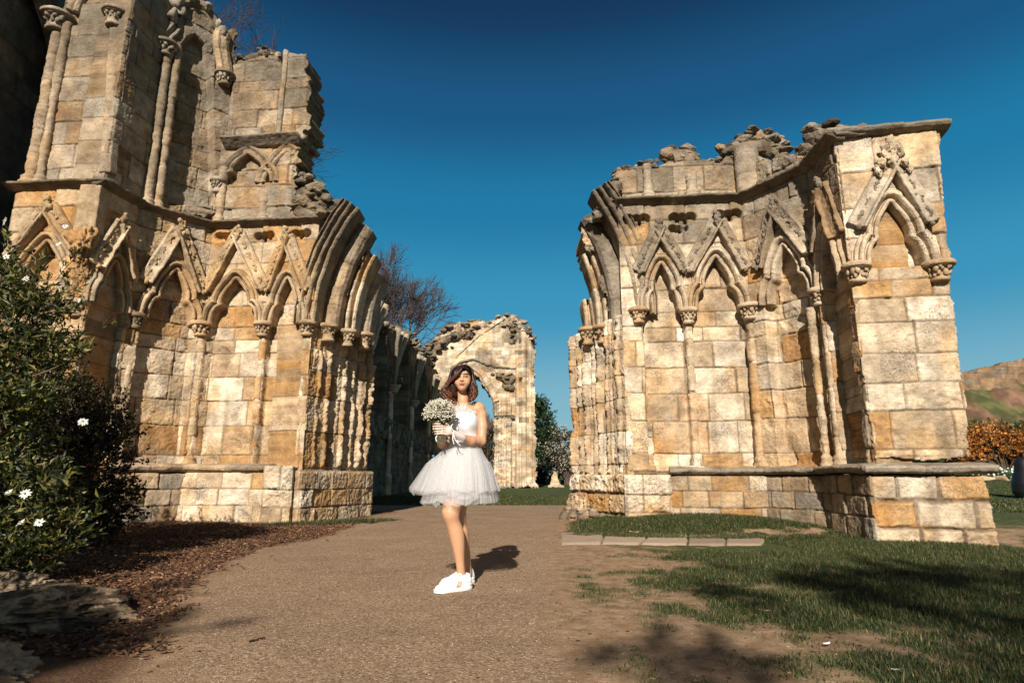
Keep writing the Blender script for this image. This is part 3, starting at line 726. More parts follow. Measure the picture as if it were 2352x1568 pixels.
# tall blind window bay on the canted side
top = UD.poly([(325, 480), (352, -40), (404, -6), (430, -10), (462, -4), (484, 10), (500, 40), (506, 66), (536, 68), (545, 90), (549, 160), (549, 250), (552, 500)])
niche = UD.poly([(388, 470), (398, 190), (408, 120), (430, 86), (448, 78), (470, 100), (482, 150), (488, 200), (494, 470)])
panel('upper_wall', UD, LR, -.1, UD.L + .35, 5.6, 10.9, 303, poly=top, zc=ZU, wr=(.35, .65), pal=PAL_GREY, soot=slu, thick=.7, recess=[(niche, .26, .015)], rag=.05, rough=.016)
def px_sweep(name, pl, pts, prof, seed, pal, off=0.0, tone=None, soot=None, smooth=True, bite=.01, side=1):
    p = [pl.px(*q, off) for q in pts]; p = smooth_path(p) if smooth else p
    mb = MB(); V, F, C = sweep(pl, p, prof, seed, pal, base=off, tone=tone, soot=soot, bite=bite, vous=.5, side=side); mb.add(V, F, C)
    return mb.build(name, M_STONE, LR if pl in (UD, UW, UF) else RR)
PROF_NICHE = [(0, -.25), (0, .0), (.03, .04), (.07, .02), (.09, -.02), (.12, .03), (.17, .07), (.21, .03), (.22, -.1)]
px_sweep('window_hood', UD, [(394, 108), (397, 92), (410, 80), (418, 68), (414, 54), (424, 38), (440, 28), (458, 30), (476, 44), (486, 62), (496, 70)], PROF_NICHE, 311, PAL_GREY, off=.02, tone=GREY * 1.1, soot=slu)
for x, y0, y1, r, tn in [(338, 470, 108, .085, BUFF), (362, 478, 112, .075, BUFF * 1.05), (510, 480, 188, .07, GREY), (524, 480, 190, .055, GREY)]:
    a = UD.px(x if x > 400 else x, y0, .06); c = UD.pos(a[0], 0, .05)
    zt = UD.px(x + (y0 - y1) * .13 if x < 400 else x, y1)[1]
    shaft('shaft', LR, c, 5.72, zt, r, 320 + x, PAL_GREY, tone=tn, soot=slu, bite=.02)
for x, y, r in [(382, 104, .14), (517, 172, .12)]:
    a = UD.px(x, y, .05); capital('capital', LR, UD.pos(a[0], 0, .05), a[1] + .03, r, 330 + x, PAL_GREY, tone=GREY, soot=slu, h=.26)
mb = MB(); rs = R_(77)
for (x, y, s_) in [(400, 10, .2), (392, 40, .16), (412, 28, .12), (436, -4, .15), (474, 22, .12), (500, 60, .1), (505, 75, .12)]:
    a = UD.px(x, y); lump(mb, UD.pos(a[0], a[1], .08), s_, rs, PAL_GREY, (1, .7, 1.2), 3, 9, .14, GREY * rs.uniform(.6, 1))
mb.build('broken_carving', M_STONE, LR)
# eroded springer block over the right capital of the niche
px_sweep('springer', UD, [(517, 165), (512, 130), (508, 100), (514, 76)], [(-.16, -.1), (-.14, .06), (-.05, .12), (.05, .11), (.12, .14), (.18, .05), (.18, -.1)], 341, PAL_GREY, off=0, tone=BUFF, bite=.05)
px_sweep('pilaster', UF, [(243, 400), (268, 30)], [(-.12, -.1), (-.11, .03), (-.04, .07), (.05, .08), (.1, .03), (.1, -.1)], 342, PAL_GREY, smooth=False, bite=.05, tone=BUFF, soot=slu)
for x0, y0, x1, y1, r in [(76, 405, 132, 58, .10), (96, 408, 143, 58, .07)]:
    a = UF.px(x0, y0); b_ = UF.px(x1, y1); shaft('shaft', LR, UF.pos(a[0], 0, .03), 5.74, b_[1], r, 350 + x0, PAL_GREY, tone=BUFF * .95, soot=slu, bite=.03)
a = UF.px(141, 50); capital('capital', LR, UF.pos(a[0] - .03, 0, .05), a[1] + .08, .16, 361, PAL_GREY, tone=GREY * .9, h=.3)
a = UF.px(266, 40); capital('capital', LR, UF.pos(a[0], 0, .03), a[1] + .1, .12, 362, PAL_GREY, tone=GREY * .9, h=.3)
px_sweep('window_hood', UF, [(178, 28), (186, 8), (198, -10), (215, -25), (240, -32)], PROF_NICHE, 363, PAL_GREY, tone=BUFF)
# right-hand upper wall with the small cusped arch
up = UW.poly([(498, 510), (503, 330), (528, 320), (533, 150), (548, 150), (560, 138), (590, 128), (622, 122), (648, 142), (654, 116), (702, 120), (704, 160), (714, 180), (706, 235), (709, 264), (702, 318), (688, 330), (694, 346), (676, 386), (671, 418), (682, 505)])
ua = trefoil(.52, .62); ac = UW.px(563, 420)
au = ua + np.array([ac[0], ac[1]]); ac2 = UW.px(654, 415); au2 = ua * np.array([.8, 1]) + np.array([ac2[0], ac2[1]])
s5, s6 = UW.px(498, 400)[0] - .1, UW.px(716, 180)[0] + .15
panel('upper_wall', UW, LR, s5, s6, 5.7, 10.1, 304, poly=up, zc=ZU, wr=(.35, .65), pal=PAL_GREY, soot=slu, thick=.75, rag=.06, rough=.02, edge=.05,
      recess=[(au, .16, .012), (np.clip(au2, -9, s6 + 1), .1, .012)])
for q, sd in ((au, 371), (au2, 372)):
    mb = MB(); q = q if sd == 371 else q[:len(q) // 2 + 10]
    V, F, C = sweep(UW, q, PROF_NICHE, sd, PAL_GREY, tone=BUFF * .9, soot=slu, bite=.02); mb.add(V, F, C); mb.build('arch_moulding', M_STONE, LR)
za = UW.px(600, 326)[1]
string_course('upper_ledge', LR, [(UW, UW.px(520, 330)[0], UW.px(690, 330)[0], za)], 373, PAL_DARK, prof=[(-.15, -.1), (-.13, .05), (-.06, .14), (.02, .24), (.07, .2), (.09, .08), (.10, -.1)], bite=.16, tone=DGREY)
a0, a1 = UW.px(640, 320), UW.px(640, 120)
mb = MB(); V, F, C = sweep(UW, [(a0[0], a0[1]), (a0[0], a1[1])], [(-.06, -.05), (-.05, .05), (0, .09), (.05, .05), (.06, -.05)], 374, PAL_GREY, tone=GREY, vous=.5, bite=.02); mb.add(V, F, C); mb.build('shaft', M_STONE, LR)
for x in (505, 605):
    a = UW.px(x, 480); shaft('shaft', LR, UW.pos(a[0], 0, .0), 5.74, 6.35 if x == 605 else 7.0, .09, 380 + x, PAL_GREY, tone=BUFF, soot=slu, bite=.02)
a = UW.px(505, 415); capital('capital', LR, UW.pos(a[0], 0, .05), a[1], .09, 391, PAL_GREY, tone=GREY, soot=slu)
# ragged wall core where the stonework fell away
rs = R_(9)
def tr(pl, pts, off): return [pl.pos(*pl.px(x, y, off), off) for x, y in pts]
def rub(parent, *a, **k):
    m_ = MB(); rubble(m_, *a, **k); return m_.build('rubble_core', M_STONE, parent, smooth=False)
rub(LR, tr(UW, [(684, 400), (706, 410), (728, 432), (748, 460), (770, 480), (790, 492)], -.3), rs, (.08, .16), PAL_DARK, per=18, spread=.10)
rub(LR, tr(UW, [(690, 430), (710, 450), (730, 470), (745, 486)], -.15), rs, (.10, .2), PAL_GREY, per=16, spread=.12)
rub(LR, tr(UW, [(690, 470), (715, 485), (740, 495)], .0), rs, (.08, .15), PAL_GREY, per=12, spread=.06)
rub(LR, tr(UW, [(545, 148), (575, 130), (610, 122), (640, 132)], -.3), rs, (.07, .15), PAL_DARK, per=16, spread=.07)
rub(LR, tr(UW, [(600, 118), (618, 116)], -.3), rs, (.08, .15), PAL_DARK, per=12, spread=.05)
rub(LR, tr(UW, [(700, 300), (690, 325), (680, 345)], -.3), rs, (.1, .2), PAL_DARK, per=10, spread=.08)

# ================= right ruin
RR = empty('abbey_ruin', (3.5, 10, 0), 'lower pale ruined abbey wall with flat topped buttress, beside the stone slabs', 'ruin', 'broken sides of the abbey doorway')
RJ, RA, RB, RC, RD = Plane(Q0, Q1), Plane(Q1, Q2), Plane(Q2, Q3), Plane(Q3, Q4), Plane(Q4, Q5)
sr = soot_top(23, 3.9, 5.3, .0, .62, 1.6)
GD = np.array((.20, .168, .125))
o1, _ = bay(RR, RA, (1469, 709), (1579, 711), (1521, 585), (1513, 530), 401, PAL_CREAM, sr, atone=CREAM, gtone=GD, gfoot=.68)
o2, _ = bay(RR, RA, (1581, 711), (1722, 706), (1650, 570), (1646, 510), 411, PAL_CREAM, sr, atone=CREAM, gtone=GD, gfoot=.62)
o3, _ = bay(RR, RB, (1750, 700), (1880, 668), (1792, 545), (1781, 478), 421, PAL_CREAM, sr, atone=CREAM, gtone=GD, gfoot=.6)
o4, _ = bay(RR, RC, (1886, 664), (1944, 642), (1904, 500), (1893, 432), 431, PAL_GOLD, sr, atone=CREAM, gtone=GD, crock=False)
o5, _ = bay(RR, RD, (1972, 610), (2153, 606), (2047, 440), (2047, 372), 441, PAL_CREAM, soot_top(25, 4.6, 6.6, -.3, .6), atone=CREAM, gtone=GD * 1.2, gfoot=.52, deep=False)
hr = hearts(RA, [(1462, 503), (1568, 499), (1672, 492)], .44) + hearts(RB, [(1830, 470)], .3)
panel('wall', RA, RR, -.02, RA.L + .3, .8, 5.66, 501, zc=ZC_LOW, wr=(.36, .7), pal=PAL_CREAM, recess=[(o1, .20, .012), (o2, .20, .012)] + hr, soot=sr, thick=1.1)
panel('wall', RB, RR, -.02, RB.L + .03, .8, 5.66, 502, zc=ZC_LOW, wr=(.36, .7), pal=PAL_CREAM, recess=[(o3, .20, .012)], soot=sr, thick=1.0)
panel('wall', RC, RR, -.03, RC.L + .0, -.2, 5.66, 503, zc=ZC_LOW, wr=(.3, .55), pal=PAL_GOLD, recess=[(o4, .16, .012)], soot=sr, thick=.8)
pf = RD.poly([(2012, 1052), (1985, 900), (1945, 600), (1908, 318), (2158, 296), (2166, 400), (2176, 520), (2184, 600), (2186, 690), (2200, 760), (2206, 850), (2222, 940), (2230, 1052)])
pf = [(max(p[0], -.01), p[1]) for p in pf]
panel('wall', RD, RR, -.01, max(p[0] for p in pf) + .1, .8, 5.75, 504, poly=pf, zc=[.8, .98, 1.15, 1.65, 2.02, 2.42, 2.85, 3.2, 3.45, 3.65, 4.1, 4.55, 5.1, 5.8], wr=(.42, .9), pal=PAL_CREAM, recess=[(o5, .20, .012)],
      soot=soot_top(27, 3.9, 6.4, -.32, .6), thick=1.5, rag=.02, rough=.016)
# plinths
ZP = [-.6, -.32, .0, .3, .56, .83]
panel('plinth', RA, RR, .62, RA.L + .04, -.2, .80, 511, zc=ZP, wr=(.36, .6), off=.10, pal=PAL_CREAM, thick=.5, light=.8)
panel('plinth', RA, RR, -.1, .66, -.1, .82, 512, zc=[-.1, .22, .5, .85], wr=(.5, .8), off=.14, pal=PAL_CREAM, thick=.5, rough=.04, edge=.06)
panel('plinth', RB, RR, .0, RB.L + .0, -.2, .80, 513, zc=ZP, wr=(.36, .6), off=.08, pal=PAL_GREY, thick=.5, light=.8)
RCp = Plane((Q3[0] - .22, Q3[1] + .1), (Q4[0] - .22, Q4[1] - .22)); RDp = Plane((Q4[0] - .22, Q4[1] - .22), (5.90, 7.66))
panel('plinth', RCp, RR, 0, RCp.L, -.4, .82, 514, zc=ZP, wr=(.3, .5), pal=PAL_GREY, thick=.4)
panel('plinth', RDp, RR, -.01, RDp.L, -.5, .82, 515, poly=[(-.01, -.5), (RDp.L + .02, -.5), (RDp.L - .02, -.1), (RDp.L - .06, .4), (RDp.L - .12, .82), (-.01, .82)], zc=[-.6, -.14, .17, .5, .82], wr=(.32, .62), pal=PAL_CREAM, thick=1.6, joint=.017, jdepth=.035, rough=.02, light=.9)
PPC = [(-.06, -.2), (-.05, .04), (-.03, .09), (.02, .12), (.045, .10), (.08, -.2)]
string_course('plinth_course', RR, [(RA, .64, RA.L + .02, .88), (RB, .0, RB.L - .05, .88)], 520, PAL_DARK, prof=[(-.07, -.1), (-.05, .10), (-.01, .16), (.03, .16), (.06, .08), (.08, -.1)], tone=GREY * .7)
string_course('plinth_course', RR, [(RCp, .0, RCp.L + .05, .89), (RDp, -.07, RDp.L + .04, .89)], 521, PAL_GREY, prof=PPC, tone=GREY * .7)
# portal jamb
rr_ = [(.22, .07), (.52, .05), (.78, .07), (1.28, .06), (1.58, .04), (1.98, .05)]
rh_ = [(.38, .03, .15), (.65, .04, .20), (.93, .025, .14), (1.10, .04, .22), (1.43, .03, .16), (1.74, .02, .05)]
pj = RJ.poly([(1316, 1158), (1318, 1110), (1330, 1060), (1322, 985), (1318, 900), (1314, 790), (1318, 760), (1328, 752), (1480, 740)])
panel('jamb', RJ, RR, -.25, RJ.L + .02, .5, 3.62, 531, poly=[(.02, .5), (.12, .75), (.08, 1.0), (.16, 1.25), (.10, 1.6), (.06, 1.9), (.13, 2.2), (.03, 2.6), (-.04, 3.2), (.0, 3.5), (.08, 3.62), (RJ.L + .02, 3.62), (RJ.L + .02, .5)],
      zc=[.5, .8, 1.0, 1.55, 2.1, 2.5, 2.95, 3.3, 3.7], wr=(.5, .9), pal=PAL_CREAM, bumps=[jamb_fn(rr_, rh_, .85, 3.58)], thick=.7, rough=.022, rag=.03, edge=.05)
panel('footing', RJ, RR, -.12, RJ.L + .05, -.1, .86, 533, poly=[(.08, -.1), (.02, .12), (-.06, .2), (-.1, .32), (-.02, .47), (.06, .55), (.1, .84), (RJ.L + .05, .86), (RJ.L + .05, -.1)], zc=[-.1, .16, .5, .88], wr=(.4, .75), pal=PAL_CREAM, off=.07, thick=.7, rough=.05, rag=.05, edge=.07, jdepth=.06, joint=.02)
mb = MB(); rs = R_(19)
rubble(mb, [RJ.pos(.0, .16, .06), RJ.pos(RJ.L * .55, .14, .08)], rs, (.10, .2), PAL_CREAM, per=7, spread=.05, squash=(1.3, 1, .7), dark=.2)
mb.build('loose_stones', M_STONE, RR)
sg2 = soot_top(29, 3.9, 5.9, -.02, .75)
arch_ring('archivolt', RR, 10.35, 2.18, 3.58, 4.1, .60, PR1, 541, PAL_GREY, -1, sg2, tone=BUFF * .75)
arch_ring('archivolt', RR, 10.75, 1.86, 3.58, 4.0, .52, PR2, 542, PAL_DARK, -1, sg2, tone=DGREY, bite=.06)
arch_ring('archivolt', RR, 11.15, 1.62, 3.58, 3.9, .36, PR1, 543, PAL_CREAM, -1, sg2, tone=BUFF)
arch_ring('archivolt', RR, 11.55, 1.45, 3.58, 3.8, .16, PR1, 544, PAL_CREAM, -1, sg2, tone=BUFF)
PB2 = Plane((.0, 10.95), (2.6, 10.95))
panel('wall', PB2, RR, 0, 2.6, 3.4, 5.9, 545, poly=[(2.6, 3.4), (1.95, 3.4), (1.8, 4.1), (1.6, 4.8), (1.3, 5.35), (1.4, 5.6), (1.7, 5.9), (2.6, 5.9)], pal=PAL_DARK, thick=1.2, rough=.04, rag=.08)
for i, (pl, x, y, r) in enumerate([(RA, 1466, 712, .10), (RA, 1580, 713, .09), (RA, 1736, 703, .12), (RB, 1882, 668, .10), (RD, 1966, 612, .11), (RD, 2154, 608, .115)]):
    s, z = pl.px(x, y); s = min(s, pl.L); c = pl.pos(s, 0, .0)
    capital('capital', RR, c, z + .03, r, 550 + i, PAL_CREAM, tone=BUFF, h=.24)
    if i in (1, 2, 3): shaft('shaft', RR, pl.pos(s, 0, -.05), .92 if i != 1 else 2.2, z - .25, r * (.68 if i < 3 else .6), 560 + i, PAL_CREAM, tone=GOLD if i == 2 else BUFF, base=i != 1, bite=.015)
    if i == 1: shaft('shaft', RR, pl.pos(s, 0, -.09), .95, 2.16, r * .6, 567, PAL_CREAM, bite=.03)
    if i == 3:
        for dx, dy in ((-.13, .02), (.02, .16)): shaft('shaft', RR, (c[0] + dx * .9, c[1] - dx * .9 - .02), .92, z - .25, r * .58, 568 + int(dy * 100), PAL_CREAM, tone=BUFF, bite=.015)
for x, Y, y, r, sd in [(1430, 10.75, 735, .10, 571), (1386, 11.1, 755, .12, 572), (1352, 11.5, 760, .12, 573)]:
    p = at_Y(x, y, Y); capital('capital', RR, p, p[2] + .05, r, sd, PAL_CREAM, tone=BUFF * .85, h=.3)
string_course('string_course', RR, [(RA, -.05, RA.L + .02, ZSTR), (RB, -.02, RB.L, ZSTR), (RC, .0, RC.L + .1, ZSTR)], 580, PAL_DARK, tone=DGREY * 1.3, soot=soot_top(72, 3.0, 6.0, .0, .6), bite=.03)
string_course('buttress_cap', RR, [(RC, .1, RC.L + .14, 5.72), (RD, -.13, RD.L + .06, 5.72)], 581, PAL_DARK, prof=[(-.08, -.3), (-.06, .02), (-.03, .10), (.01, .13), (.045, .11), (.06, -.02), (.06, -1.0)], tone=GREY * .8, bite=.09, soot=soot_top(73, 4, 6, -.05, .6))
# wall stump above the string course
tA = RA.poly([(1405, 475), (1410, 440), (1416, 398), (1440, 390), (1462, 386), (1500, 384), (1525, 376), (1560, 372), (1610, 372), (1655, 372), (1672, 340), (1700, 336), (1770, 330), (1780, 470)], -.2)
panel('upper_wall', Plane(Q1, Q2, -.2), RR, -.15, RA.L + .25, 5.6, 7.2, 591, poly=tA, zc=[5.6, 5.78, 5.95, 6.45, 6.9, 7.4], wr=(.4, .7), pal=PAL_GREY, soot=soot_top(31, 5.2, 7.0, -.1, .55), thick=.8, rag=.05, rough=.02)
tB = RB.poly([(1700, 470), (1712, 352), (1790, 345), (1832, 352), (1850, 348), (1880, 300), (1915, 290), (1925, 330)], -.2)
RB2 = Plane(Q2, (Q3[0] + .05, Q3[1] - .3), -.2)
panel('upper_wall', RB2, RR, -.15, RB2.L + .2, 5.6, 6.6, 592, zc=[5.6, 5.78, 5.95, 6.3, 6.7], poly=[(-.15, 5.6), (-.15, 6.5), (.3, 6.42), (.5, 6.15), (.8, 6.2), (1.3, 6.0), (RB2.L + .2, 6.0), (RB2.L + .2, 5.6)], wr=(.3, .5), pal=PAL_DARK, thick=.7, rag=.06, rough=.03)
for x, y0, y1, r, bs in [(1490, 440, 376, .09, 1), (1592, 440, 400, .10, 1), (1722, 440, 338, .22, 0)]:
    a = RA.px(x, y0, -.1); zt = RA.px(x, y1, -.1)[1]
    shaft('shaft', RR, RA.pos(a[0], 0, -.16 if bs else -.12), 5.74, zt, r, 600 + x, PAL_GREY, tone=GREY * 1.1, base=bool(bs), bite=.02, soot=soot_top(33, 5.5, 7.2, -.2, .5))
rs = R_(29)
for pts, off, sz, per, sp in [([(1412, 400), (1440, 388), (1470, 384), (1500, 376)], -.45, (.06, .12), 14, .06), ([(1545, 352), (1570, 345), (1590, 358)], -.5, (.12, .24), 14, .07), ([(1525, 374), (1560, 370), (1610, 370), (1650, 372)], -.45, (.06, .14), 12, .06),
                              ([(1668, 352), (1690, 328), (1720, 322), (1760, 320), (1788, 336)], -.35, (.09, .2), 18, .08), ([(1690, 326), (1715, 318), (1765, 312), (1785, 322)], -.4, (.09, .16), 14, .06),
                              ([(1408, 470), (1412, 440), (1416, 410)], -.15, (.06, .13), 16, .06), ([(1366, 488), (1385, 478), (1400, 466)], -.2, (.08, .14), 14, .05)]:
    rub(RR, tr(RA, pts, off), rs, sz, PAL_DARK, per=per, spread=sp)
for pts, off, sz, per, sp in [([(1800, 360), (1835, 360), (1855, 350)], -.3, (.07, .15), 16, .06), ([(1850, 352), (1868, 318), (1885, 298), (1910, 296)], -.35, (.09, .2), 20, .07)]:
    rub(RR, tr(RB, pts, off), rs, sz, PAL_DARK, per=per, spread=sp)
rub(RR, tr(RD, [(1905, 310), (1940, 297), (1990, 294)], -.3), rs, (.08, .14), PAL_DARK, per=12, spread=.05)
# worn carved figure at the top of the buttress gable
rs = R_(41); mb = MB(); a = RD.px(2042, 372)
for dx, dz, sz in [(0, .30, .085), (0, .15, .13), (-.08, .05, .11), (.09, .04, .11), (-.15, -.08, .10), (.14, -.10, .10), (-.1, .17, .08), (.1, .15, .08), (-.2, -.2, .08), (.2, -.2, .08), (0, .0, .12)]:
    lump(mb, RD.pos(a[0] + dx, a[1] + dz, .12), sz * .85, rs, PAL_CREAM, (1, .8, 1.15), 4, 16, .26, CREAM * rs.uniform(.8, 1.0))
mb.build('carved_figure', M_STONE, RR)
# ------------------------------------------------------------------ shaded arch beside the tall ruin, nave wall, crossing
def rubble_on(parent, pl, pts, off, seed, size, per=3, spread=.15, pal=PAL_DARK):
    mb = MB(); rs = R_(seed); rubble(mb, [pl.pos(*pl.px(x, y, off), off) for x, y in pts], rs, size, pal, per=per, spread=spread)
    return mb.build('rubble_core', M_STONE, parent)

SA = empty('shaded_arch', (-9.6, 9.5, 0), 'dark shaded vaulting arch rising beyond the tall buttress, almost black', 'arch')
SP_ = Plane((-9.15, 5.5), (-9.45, 12.2))
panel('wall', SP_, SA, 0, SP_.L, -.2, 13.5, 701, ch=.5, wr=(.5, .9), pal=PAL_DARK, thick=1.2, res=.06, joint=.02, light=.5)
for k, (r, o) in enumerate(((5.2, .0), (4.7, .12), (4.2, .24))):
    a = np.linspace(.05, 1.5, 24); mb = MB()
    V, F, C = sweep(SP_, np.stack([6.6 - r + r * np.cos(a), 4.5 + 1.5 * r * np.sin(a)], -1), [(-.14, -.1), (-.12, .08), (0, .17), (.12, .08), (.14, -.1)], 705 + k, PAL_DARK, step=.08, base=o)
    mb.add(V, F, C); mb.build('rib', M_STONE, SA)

NW = empty('nave_wall', (-5.2, 27, 0), 'long shaded abbey wall with pointed blind arches receding behind the woman', 'wall')
NP = Plane((-5.2, 13.6), (-5.2, 40.0))
ntop = [(835, 700), (850, 740), (862, 724), (868, 722), (877, 778), (886, 772), (899, 758), (912, 759), (920, 775), (929, 769), (938, 803), (951, 805), (963, 800), (970, 815), (977, 810), (986, 841), (997, 846), (1003, 850)]
npoly = [tuple(NP.px(x, y)) for x, y in ntop]; npoly = [(-.1, -.2), (-.1, 6.6)] + [p for p in npoly if p[0] > 0] + [(26.6, 7.3), (26.6, -.2)]
SH = [(1176 - x) for x in ()]
shs = [NP.px(x, 900)[0] for x in (833, 895, 945, 985)]
rec = []
for a, b in zip(shs[:-1], shs[1:]):
    m_, w_ = (a + b) / 2, (b - a) / 2 - .75
    pts = [(m_ - w_, 3.1), (m_ - w_, 4.6)] + [(m_ - w_ * math.cos(t), 4.6 + 2.9 * math.sin(t) ** .9) for t in np.linspace(.1, 1.57, 7)] + [(m_ + w_ * math.cos(t), 4.6 + 2.9 * math.sin(t) ** .9) for t in np.linspace(1.47, .1, 7)] + [(m_ + w_, 4.6), (m_ + w_, 3.1)]
    rec.append((pts, .7, .04))
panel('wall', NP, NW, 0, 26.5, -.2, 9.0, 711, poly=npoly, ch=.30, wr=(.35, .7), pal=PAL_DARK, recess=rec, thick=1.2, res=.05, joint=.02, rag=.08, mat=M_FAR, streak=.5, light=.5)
for a in shs:
    for da, z0, z1, r in ((-.2, .0, 4.25, .08), (0, .0, 4.25, .11), (.2, .0, 4.25, .08)):
        V, F, C = lathe(*NP.pos(a + da, 0, .06)[:2], [(r * 1.5, z0), (r * 1.5, .8), (r, .9), (r, z1)], 720 + int(a * 10), PAL_CREAM, 12, .02, .7, step=.06)
        mb = MB(); mb.add(V, F, C); mb.build('shaft', M_FAR, NW)
    mb = MB(); c = NP.pos(a, 0, .16); V, F, C = lathe(c[0], c[1], [(.15, 4.2), (.2, 4.3), (.30, 4.5), (.30, 4.56), (.01, 4.58)], 731, PAL_CREAM, 14, .02, 5, step=.06); mb.add(V, F, C); mb.build('capital', M_FAR, NW)
    # springing of the lost vault: ribs fanning out of the wall
    for k in range(5):
        da = (k - 2) * .24; o = .5 - .1 * abs(k - 2)
        p = np.array([NP.pos(a + da * t * (1.0 + t), 4.5 + 2.3 * t, .18 + o * t ** 1.6) for t in np.linspace(0, 1, 9)])
        p += rs.normal(0, .012, p.shape); V, F = tube(p, np.linspace(.055, .10, 9), 7)
        mb = MB(); mb.add(V + fbm(V, 3, 3, k)[:, None] * .04, F, CREAM * .8 if k > 1 else GREY); mb.build('vault_rib', M_FAR, NW)
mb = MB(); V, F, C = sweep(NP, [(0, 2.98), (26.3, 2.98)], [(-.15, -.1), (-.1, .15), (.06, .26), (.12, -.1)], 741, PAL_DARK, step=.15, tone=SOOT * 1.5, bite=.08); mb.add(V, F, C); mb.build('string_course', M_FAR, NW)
mb = MB(); rs = R_(47)     # broken wall arcading under the ledge
for k in range(46):
    s_ = 6 + k * .45 + rs.normal(0, .08); L = rs.uniform(.35, .95)
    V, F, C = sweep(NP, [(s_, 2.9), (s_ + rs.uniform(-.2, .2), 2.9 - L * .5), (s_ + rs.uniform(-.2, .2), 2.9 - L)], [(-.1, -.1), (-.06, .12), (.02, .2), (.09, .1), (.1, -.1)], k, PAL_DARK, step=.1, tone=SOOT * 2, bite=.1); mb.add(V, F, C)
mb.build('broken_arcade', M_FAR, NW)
rubble_on(NW, NP, [(838, 712), (850, 740), (866, 722), (880, 775), (899, 757), (914, 760), (928, 770), (940, 802), (962, 802), (976, 811), (988, 842), (1002, 848)], -.4, 48, (.16, .34), per=3, spread=.2, pal=PAL_GREY)

CR = empty('crossing_pier_ruin', (-2, 40, 0), 'distant ruined stone arch with ragged gable top on the lawn behind the woman', 'ruin')
CPn = Plane((-6.5, 40.0), (2.6, 40.0))
co_ = CPn.poly([(996, 1120), (990, 860), (1003, 830), (1005, 782), (1026, 750), (1050, 744), (1075, 741), (1099, 737), (1127, 741), (1156, 727), (1180, 726), (1205, 749), (1217, 790), (1229, 806), (1229, 936), (1231, 1107), (1236, 1119), (1135, 1121), (1135, 957), (1131, 916), (1115, 888), (1099, 866), (1082, 858), (1066, 862), (1046, 885), (1034, 930), (1030, 1121)])
def cr_fn(S, Z, D, mid, fin):
    s_ref = CPn.px(1210, 900)[0]
    for k, (o, r) in enumerate(((-.6, .16), (-.2, .24), (.22, .2), (.56, .2))):
        D = np.maximum(D, np.where(Z < 10.2, np.sqrt(np.maximum(r * r - (S - s_ref - o)**2, 0)) * 1.4, -9))
    sp_ = CPn.px(1155, 960)[0]
    for o, r in ((-.5, .16), (-.18, .18), (.14, .2), (.45, .16)):
        D = np.maximum(D, np.where(Z < 5.4, np.sqrt(np.maximum(r * r - (S - sp_ - o)**2, 0)) * 1.6 + .1 * mid, -9))
    return D
panel('wall', CPn, CR, 0, 9.1, -.2, 12.0, 751, poly=co_, ch=.31, wr=(.35, .85), pal=([BUFF, CREAM, PALE, GREY * 1.2, DGREY * 1.4], [.14, .36, .28, .20, .02]), bumps=[cr_fn], thick=1.9, res=.032, joint=.008, jdepth=.02, jm=.4, rag=.1, mat=M_FAR, rough=.05,
      soot=lambda S, Z, P: np.maximum(soot_fn(S, Z, P, 75, 7.0, 13.0, -.1, .6, .4), .6 * sstep(.0, .4, fbm(P, .6, 5, 76))), inset=.05, light=1.05)
mb = MB(); ap = [CPn.px(x, y) for x, y in [(1133, 925), (1118, 890), (1100, 862), (1082, 850), (1062, 856), (1042, 882)]]
V, F, C = sweep(CPn, smooth_path(ap), [(0, -.3), (0, .02), (-.08, .12), (-.35, .14), (-.42, .05), (-.42, -.1)], 761, PAL_CREAM, step=.06, vous=.28, tone=CREAM * .9, ero=.03); mb.add(V, F, C); mb.build('arch_moulding', M_FAR, CR)
mb = MB(); a0, a1 = CPn.px(1134, 958), CPn.px(1182, 958)
V, F, C = sweep(CPn, [(a0[0], a0[1]), (a1[0], a1[1])], [(-.2, -.1), (-.1, .25), (.1, .42), (.15, -.1)], 762, PAL_DARK, step=.06, tone=DGREY, ero=.04); mb.add(V, F, C); mb.build('capital', M_FAR, CR)
V0 = MB(); pp = [CPn.px(x, y) for x, y in [(1034, 846), (1060, 832), (1090, 826), (1120, 838), (1150, 843), (1185, 846)]]
V, F, C = sweep(CPn, smooth_path(pp), [(-.09, -.1), (-.06, .12), (.05, .14), (.08, -.1)], 763, PAL_DARK, step=.08, tone=DGREY, ero=.06, bite=.06); V0.add(V, F, C); V0.build('ledge', M_FAR, CR)
rl_ = MB(); rr = [CPn.px(x, y) for x, y in [(1048, 820), (1100, 772), (1160, 732)]]
V, F, C = sweep(CPn, rr, [(-.035, -.1), (-.02, .05), (.02, .05), (.035, -.1)], 764, PAL_DARK, step=.08, tone=DGREY, ero=.05); rl_.add(V, F, C); rl_.build('roof_scar', M_FAR, CR)
rubble_on(CR, CPn, [(1003, 812), (1008, 780), (1026, 752), (1050, 746), (1075, 743), (1099, 739), (1127, 743), (1156, 730), (1180, 728), (1204, 750), (1216, 790)], -.4, 49, (.18, .42), per=4, spread=.2, pal=PAL_GREY)
rubble_on(CR, CPn, [(1008, 790), (1030, 770), (1060, 762), (1085, 760)], .0, 50, (.15, .32), per=4, spread=.3, pal=PAL_GREY)
rubble_on(CR, CPn, [(1175, 740), (1190, 760), (1185, 775), (1200, 770)], .0, 51, (.15, .3), per=4, spread=.25, pal=PAL_GREY)
rubble_on(CR, CPn, [(1140, 855), (1160, 862), (1180, 860), (1160, 880), (1180, 885)], .02, 52, (.14, .28), per=4, spread=.2, pal=PAL_GREY)
CR2 = Plane((CPn.px(1228, 1000)[0] - 6.5 + .05, 40.05), (CPn.px(1228, 1000)[0] - 6.5 + .1, 41.8))

